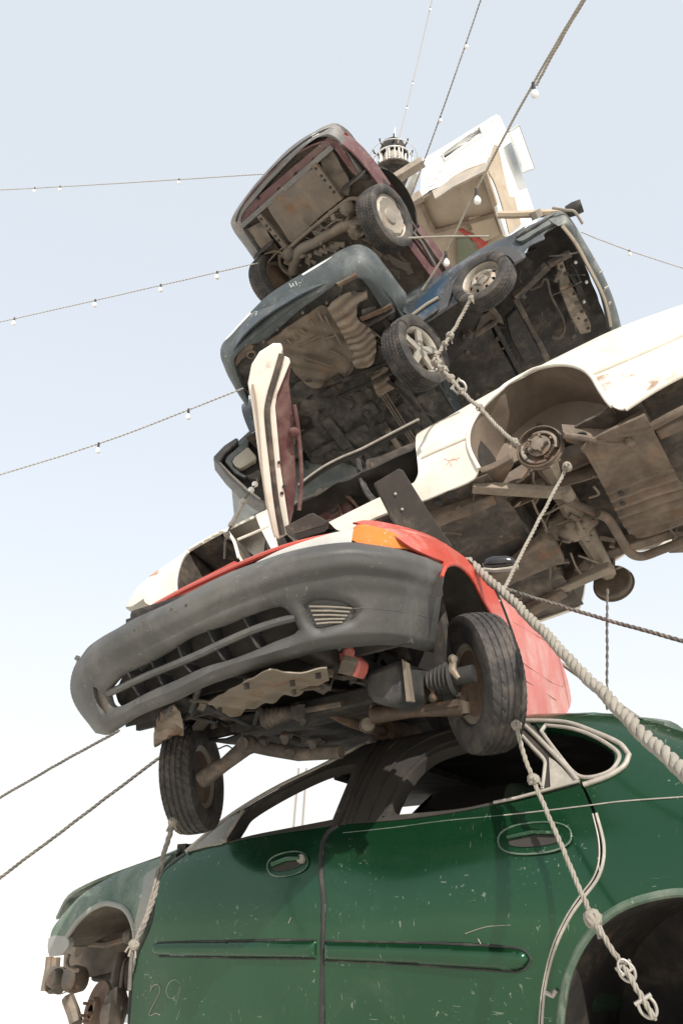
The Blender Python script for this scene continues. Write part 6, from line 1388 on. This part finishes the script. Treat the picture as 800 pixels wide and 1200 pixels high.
m.tube([(.34 * math.cos(2 * math.pi * i / 24), .34 * math.sin(2 * math.pi * i / 24), B + .52) for i in range(24)], .014, 6, True)
m.tube([(.40 * math.cos(2 * math.pi * i / 24), .40 * math.sin(2 * math.pi * i / 24), B + .62) for i in range(24)], .008, 6, True)
m.build('balcony_railing', M_lamp, t)
m = MB(); m.lathe([(0, .2), (.2, .2), (.2, .62), (0, .62)], (0, 0, B), (0, 0, 1), 8); m.build('lantern_room', mat('dusty_pale_metal', (.42, .37, .31), .6, .2, .5), t, smooth=0)
m = MB()
for i in range(8):
    a = 2 * math.pi * (i + .5) / 8; m.tube([(.215 * math.cos(a), .215 * math.sin(a), B + .2), (.215 * math.cos(a), .215 * math.sin(a), B + .66)], .02, 5)
m.build('lantern_mullion', M_lamp, t)
m = MB(); m.lathe([(0, .64), (.25, .64), (.26, .74), (.2, .92), (.1, 1.0), (0, 1.02)], (0, 0, B), (0, 0, 1), 8); 
for i in range(8):
    a = 2 * math.pi * i / 8; m.tube([(.24 * math.cos(a), .24 * math.sin(a), B + .7), (.32 * math.cos(a), .32 * math.sin(a), B + .76), (.33 * math.cos(a), .33 * math.sin(a), B + .82)], .014, 5)
m.build('lantern_roof', M_dark_under, t, smooth=0)
m = MB(); m.tube([(.05, -.1, B + .5), (.03, -.1, B + 1.0), (.04, -.1, B + 1.25)], [.03, .015, .01], 6); m.ball((.05, -.1, B + .9), .05, 8, seed=2, amp=.6); m.build('mast', M_lamp, t)
# timber pieces under the lantern
def free(name, label, cat, build, mt, org, bev=0, group=None):
    m = MB(); build(m); c0 = V(org); m.v = [p - c0 for p in m.v]; o = m.build(name, mt, None, bevel=bev); o.location = c0
    return tag(o, label, cat, group)
M_tim = mat('grey_timber', (.24, .20, .155), .85, 0, .5, (.36, .31, .25), 8, bump=.5)
q = [at(*p, 10.2) for p in tr('W', (118, 350), (275, 252))]; free('timber_beam', 'grey timber beam running under the lantern balcony to the white trailer', 'beam', lambda m: m.beam(q[0], q[1], .10, .09), M_tim, q[0], .008)
q2 = [at(*p, 10.0) for p in tr('W', (150, 470), (270, 395))]; free('timber_beam', 'lower dark beam beneath the trailer corner beside the top car wheel', 'beam', lambda m: m.beam(q2[0], q2[1], .07, .12), M_tim, q2[0], .008)
q3 = [at(*p, 10.4) for p in tr('W', (190, 430), (245, 300))]; free('support_post', 'pale leaning post between the two timber beams below the lantern', 'post', lambda m: m.beam(q3[0], q3[1], .10, .08), M_lamp, q3[0], .008)
q4 = [at(*p, 8.0) for p in tr('V', (275, 72), (340, 72), (470, 68), (548, 62))]
def bar(m): m.tube([q4[0], q4[1], q4[3]], .036, 8)
ob = free('tow_bar', 'pale wooden pole with a black rubber grip resting across the blue grey car', 'pole', bar, M_ply, q4[0])
q5 = [at(*p, 7.98) - q4[0] for p in tr('V', (545, 62), (572, 50), (605, 36))]
MB().tube(q5, [.05, .06, .055], 10).build('grip', M_black, ob)
q6 = [at(*p, 7.9) - q4[0] for p in tr('V', (488, 45), (520, 50), (545, 55), (575, 60), (608, 108))]
MB().tube(q6, .012, 6, sm=4).tube([at(*p, 7.95) - q4[0] for p in tr('V', (420, 58), (432, 86))], .05, 8).build('lashing', M_rope, ob)
# ------------------------------------------------------------------ cables, ropes and strings of bulbs
def sag(P_, k, n=24):
    P_ = [V(p) for p in P_]
    if len(P_) > 2: return catmull(P_, 8, False, 120)
    a, b = P_; return [a + (b - a) * (i / n) - V((0, 0, 4 * k * (i / n) * (1 - i / n))) for i in range(n + 1)]
def strands(m, P_, R_, n=3, pitch=.1, r=None, seg=6):
    rj = random.Random(int(R_ * 1e5))
    P_ = [p + V((rj.uniform(-1, 1), rj.uniform(-1, 1), rj.uniform(-1, 1))) * R_ * .22 if 0 < i < len(P_) - 1 else p for i, p in enumerate(P_)]
    """laid rope: n strands wound round the line"""
    P_ = resample(P_, pitch / 6, False); t = (P_[1] - P_[0]).normalized(); a = t.orthogonal().normalized(); S_ = [[] for _ in range(n)]; L = 0
    for i, p in enumerate(P_):
        if i: L += (p - P_[i - 1]).length
        tt = (P_[min(i + 1, len(P_) - 1)] - P_[max(i - 1, 0)]).normalized(); a = (a - tt * a.dot(tt)).normalized(); b = tt.cross(a)
        for k in range(n):
            th = 2 * math.pi * (k / n + L / pitch); S_[k].append(p + a * (R_ * .52 * math.cos(th)) + b * (R_ * .52 * math.sin(th)))
    for q in S_: m.tube(q, r or R_ * .56, seg)
def cable(name, label, cat, pl, R_, mt, sg=0, laid=None, group=None):
    """pl: survey points (x, y, metres away)"""
    P_ = sag([at(*p) for p in pl], sg)
    for k in (0, -1):                       # lines that leave the view run on towards their anchors
        if not (0 <= pl[k][0] <= 800 and 0 <= pl[k][1] <= 1200):
            e = (P_[k] - P_[1 if k == 0 else -2]).normalized(); L = 1.2 if pl[k][2] < 2.5 else 5.0
            if e.z < 0: L = min(L, max(.3, (P_[k].z - .05) / -e.z))
            P_ = [P_[0] + e * L] + P_ if k == 0 else P_ + [P_[-1] + e * L]
    c0 = P_[0].copy()
    m = MB()
    if laid: strands(m, [p - c0 for p in P_], R_, laid[0], laid[1])
    else: m.tube([p - c0 for p in P_], R_, 7)
    o = m.build(name, mt, None, 60); o.location = c0
    tag(o, label, cat, group)
    return o, P_
def near(P_, px):
    best = None
    for i in range(len(P_) - 1):
        for k in range(8):
            p = P_[i] + (P_[i + 1] - P_[i]) * (k / 8); d = p - CAM; dp_ = d.y * _c + d.z * _s
            x, y = 400 + F * d.x / dp_, 600 - F * (-d.y * _s + d.z * _c) / dp_
            e = math.hypot(x - px[0], y - px[1])
            if best is None or e < best[0]: best = (e, p)
    return best[1]
def bulb(o, P_, px, s_=1.0, drop=0):
    s_ *= .72
    p = near(P_, px) - o.location
    m = MB(); m.cyl(p + V((0, 0, .01)), p - V((0, 0, .035 * s_ + drop)), .014 * s_, 10)
    so_ = m.build('bulb_socket', M_black, o)
    q = p - V((0, 0, .035 * s_ + drop)); m = MB()
    m.lathe([(.012 * s_, 0), (.016 * s_, -.01 * s_), (.026 * s_, -.03 * s_), (.031 * s_, -.05 * s_), (.027 * s_, -.07 * s_), (.014 * s_, -.082 * s_), (0, -.085 * s_)], q, (0, 0, 1), 14)
    m.build('bulb', M_bulb, so_)
M_wire = mat('pale_flex', (.34, .32, .29), .7, 0, .4)
M_dwire = mat('dark_flex', (.13, .12, .11), .7, 0, .4)
SG = 'bulb strings strung from the stack'
o, P_ = cable('string_lights', 'uppermost bulb string reaching the left edge beside the maroon car', 'string lights', [(-60, 226, 11), (120, 216, 10.2), (310, 204, 9.2)], .006, M_wire, laid=(2, .07), group=SG)
for q in ((70, 219), (210, 211), (42, 221)): bulb(o, P_, q, .8)
o, P_ = cable('string_lights', 'bulb string running from the left edge up to the maroon car wheel', 'string lights', [(-60, 391, 9.6), (112, 352, 9), (303, 308, 8.3)], .006, M_wire, laid=(2, .07), group=SG)
for q in ((18, 374), (112, 352), (187, 334), (254, 320)): bulb(o, P_, q, 1.0)
o, P_ = cable('string_lights', 'bulb string from the left edge to the teal bumper', 'string lights', [(-60, 574, 8.4), (116, 520, 7.8), (285, 455, 7.2)], .0075, M_wire, laid=(2, .08), group=SG)
for q in ((116, 519), (221, 481)): bulb(o, P_, q, 1.0, .015)
o, P_ = cable('string_lights', 'thin bulb string rising from the lantern to the top edge', 'string lights', [(515, -40, 15), (492, 60, 14), (466, 168, 12.6)], .0075, M_wire, laid=(2, .08), group=SG)
for q in ((503, 8), (483, 96), (476, 125)): bulb(o, P_, q, .8)
o, P_ = cable('string_lights', 'dark bulb string crossing in front of the white siding up to the top edge', 'string lights', [(570, -20, 10.5), (520, 125, 9.8), (478, 238, 9.2)], .0085, M_dwire, laid=(2, .08), group=SG)
for q in ((545, 52), (515, 138)): bulb(o, P_, q, .9)
o, P_ = cable('guy_rope', 'long pale rope with hanging bulbs passing in front of the white trailer', 'rope', [(700, -30, 7.6), (630, 88, 7.5), (560, 218, 7.4), (522, 296, 7.35), (494, 340, 7.3)], .010, M_rope, laid=(3, .07))
cable('guy_rope', 'second strand beside the long pale rope at the top edge', 'rope', [(694, -16, 7.7), (655, 50, 7.65), (628, 100, 7.6)], .011, M_rope, laid=(3, .08))
for q, s_ in (((627, 100), 1.35), ((558, 222), 1.35), ((521, 296), 1.2)): bulb(o, P_, q, s_, .04)
o, P_ = cable('string_lights', 'faint bulb string leaving the blue grey car towards the right edge', 'string lights', [(680, 272, 10), (740, 295, 10.5), (840, 327, 11.2)], .007, M_wire, laid=(2, .07), group=SG)
for q in ((737, 294),): bulb(o, P_, q, .9)
cable('guy_cable', 'upper steel cable at lower left, under the red car bumper', 'steel cable', [(-60, 970, 7), (60, 900, 6.2), (140, 856, 5.8)], .0095, M_cable, laid=(3, .10))
cable('guy_cable', 'lower steel cable at lower left, ending behind the tyre', 'steel cable', [(-60, 1074, 6), (90, 961, 5.4), (205, 874, 5.1)], .0095, M_cable, laid=(3, .10))
cable('guy_cable', 'twisted brown steel cable from behind the red fender to the right edge', 'steel cable', [(560, 680, 5.2), (620, 699, 5.0), (700, 723, 4.7), (860, 768, 4.2)], .011, M_cable, laid=(3, .11))
cable('guy_rope', 'thick pale rope slanting down from the red fender across the green roof', 'rope', [(548, 656, 3.9), (600, 704, 3.5), (660, 765, 3.0), (725, 832, 2.55), (790, 895, 2.2), (900, 1005, 1.8)], .0195, M_rope, laid=(3, .13))
cable('tie_rope', 'taut pale rope from the bare axle of the cream car down to the red fender', 'rope', [(664, 548, 4.9), (620, 630, 4.5), (578, 716, 3.95)], .0095, M_rope, laid=(3, .09))
cable('hanging_cable', 'dark vertical cable hanging from the far brake drum', 'cable', [(711, 690, 5.6), (711, 760, 5.6), (711, 832, 5.6)], .009, M_cable, laid=(2, .1))
cable('hanging_cable', 'dark cable hidden partly by the thick rope, right of the red door', 'cable', [(655, 776, 5.2), (690, 801, 5.2), (760, 850, 5.2)], .011, M_cable)
cable('tie_wire', 'thin wire stretched from the maroon car wheel towards the trailer belly', 'wire', [(478, 279, 7.2), (530, 277, 7.3), (574, 277, 7.5)], .009, M_rope)
for dx, lab in ((0, 'left one of two thin wires seen through the green front window'), (9, 'right one of two thin wires seen through the green front window')):
    cable('wire', lab, 'wire', [(350 + dx, 900, 7.5), (342 + dx * 1.2, 990, 7.5)], .009, M_wire)
def knot(m, p, r, seed=0, mt=None):
    rr = random.Random(seed)
    for k in range(6):
        rr_ = rr.uniform(.6, 1.15); ax = V((rr.uniform(-1, 1), rr.uniform(-1, 1), rr.uniform(-1, 1))).normalized(); a = ax.orthogonal().normalized(); b = ax.cross(a)
        m.tube([p + (a * math.cos(t) * rr_ + b * math.sin(t)) * r * .62 + ax * (r * .25 * math.sin(2 * t + k)) for t in (2 * math.pi * i / 14 for i in range(14))], r * .24, 6, True)
    m.ball(p, r * .5, 8, seed=seed, amp=.8)
    for k in range(3):
        e = V((rr.uniform(-1, 1), rr.uniform(-1, 1), rr.uniform(-1.4, .2))).normalized(); m.tube([p, p + e * r * .9, p + e * r * 1.3 + V((0, 0, -r * .5))], r * .16, 5)
def knotted(name, label, cat, pl, R_, mt, knots=(), laid=(3, .09), hard=()):
    o, P_ = cable(name, label, cat, pl, R_, mt, laid=laid)
    for i, (x, y, r) in enumerate(knots):
        m = MB(); knot(m, near(P_, (x, y)) - o.location, r, i + 3); m.build('knot', mt, o, 60)
    return o, P_
M_shk = mat('shackle_steel', (.42, .39, .35), .4, .7, .4, (.45, .4, .33), 10)
def shackle(o, p, d, s_):
    p = V(p) - o.location; d = V(d).normalized(); a = d.orthogonal().normalized(); v_ = (CAM - p - o.location).normalized(); a = d.cross(v_).normalized()
    m = MB(); m.tube([p - a * s_ * .5, p - a * s_ * .62 + d * s_ * .6, p - a * s_ * .4 + d * s_ * 1.15, p + d * s_ * 1.35, p + a * s_ * .4 + d * s_ * 1.15, p + a * s_ * .62 + d * s_ * .6, p + a * s_ * .5], s_ * .14, 8, sm=4)
    m.cyl(p - a * s_ * .75, p + a * s_ * .75, s_ * .17, 10); m.build('shackle', M_shk, o, 60)
o, P_ = knotted('tie_rope', 'knotted pale rope with shackles hanging over the green rear door to the wheel arch', 'rope', [(604, 848, 3.35), (614, 885, 3.3), (625, 915, 3.26), (655, 985, 3.15), (694, 1076, 3.0), (712, 1106, 2.95), (734, 1138, 2.9), (752, 1170, 2.87), (766, 1194, 2.85)], .0085, M_rope, ((604, 850, .024), (624, 914, .028), (694, 1077, .034)), laid=(3, .08))
shackle(o, near(P_, (729, 1131)), V((.5, 0, -.9)), .034); shackle(o, near(P_, (733, 1140)), V((-.5, 0, .9)), .026); shackle(o, near(P_, (752, 1172)), V((.5, 0, -.9)), .036)
o, P_ = knotted('tie_rope', 'dark doubled tie from the far tyre down to the green front wheel arch', 'rope', [(203, 963, 3.9), (190, 1010, 3.9), (178, 1060, 3.85), (157, 1108, 3.82)], .011, M_dwire, ())
m = MB(); knot(m, near(P_, (203, 964)) - o.location, .026, 8); m.build('knot', M_rope, o, 60)
m = MB(); knot(m, near(P_, (155, 1112)) - o.location, .026, 9); m.build('knot', M_rope, o, 60)
P2 = [at(*p) - o.location for p in ((186, 1018, 3.88), (170, 1075, 3.84), (156, 1110, 3.82), (152, 1160, 3.85))]; MB().tube(P2, .008, 6, sm=5).build('second_strand', M_cable, o)
o, P_ = knotted('tie_rope', 'knotted rope from the steel wheel of the blue grey car to the alloy wheel', 'rope', [(553, 346, 6.3), (540, 372, 6.2), (524, 398, 6.0), (510, 418, 5.9)], .013, M_rope, ((526, 393, .034), (521, 404, .028), (552, 350, .026)))
o, P_ = knotted('tie_rope', 'rope of many knots running down from the alloy wheel to the open brake drum', 'rope', [(508, 422, 5.9), (525, 440, 5.7), (545, 463, 5.5), (562, 478, 5.3), (580, 498, 5.1), (606, 521, 4.85)], .013, M_rope, ((510, 426, .045), (518, 434, .038), (527, 444, .034), (541, 458, .026), (561, 478, .03), (602, 518, .03)))
shackle(o, near(P_, (533, 450)), V((.7, 0, -.7)), .06)
m = MB(); knot(m, V((0, 0, 0)), .034, 21); ko = m.build('rope_knot', M_rope, None, 60); ko.location = at(664, 547, 4.88); tag(ko, 'big pale knot tied round the bare axle beside the drum', 'knot')
o, P_ = knotted('turnbuckle_tie', 'chain of insulators and a turnbuckle at the cream front wheel arch', 'turnbuckle', [(302, 562, 5.6), (296, 572, 5.55), (288, 583, 5.5), (278, 602, 5.45), (268, 622, 5.4), (264, 634, 5.4), (263, 655, 5.4)], .007, M_cable, ())
for x, y in ((298, 567), (293, 573)):
    m = MB(); m.ball(near(P_, (x, y)) - o.location, .021, 12); m.build('insulator', M_bulb, o, 60)
p, q = near(P_, (286, 586)) - o.location, near(P_, (270, 617)) - o.location
m = MB(); m.cyl(p, q, .016, 10); m.cyl(p, p + (q - p) * .15, .024, 6); m.cyl(q, q + (p - q) * .12, .022, 6); m.build('turnbuckle_barrel', M_shk, o)
m = MB(); knot(m, near(P_, (265, 626)) - o.location, .024, 5); knot_ = m.build('knot', M_rope, o, 60)
# door mirror of the red car, hanging by the cream sedan's belly
P_ = [at(*p, 4.75) for p in tr('X', (14, 598), (22, 578), (60, 568), (110, 566), (140, 572), (152, 590), (150, 612), (100, 618), (40, 622), (18, 618))]
c0 = sum(P_, V((0, 0, 0))) / len(P_); m = MB(); m.slab([p - c0 for p in P_], V((.02, .10, .02))); o = m.build('wing_mirror', mat('gloss_black', (.012, .012, .013), .12, 0, .1, (.1, .09, .08), 6, coat=.8, bump=0), None, bevel=.03); o.location = c0
tag(o, 'glossy black wing mirror housing hanging under the cream sedan beside the taut rope', 'wing mirror')
P_ = [p - c0 for p in (at(*p, 4.74) for p in tr('X', (18, 616), (60, 620), (110, 615), (158, 606), (158, 618), (110, 626), (60, 630), (20, 626)))]
m = MB(); m.slab(P_, V((.01, .05, .01))); m.build('mirror_rim', M_alu, o, bevel=.004)
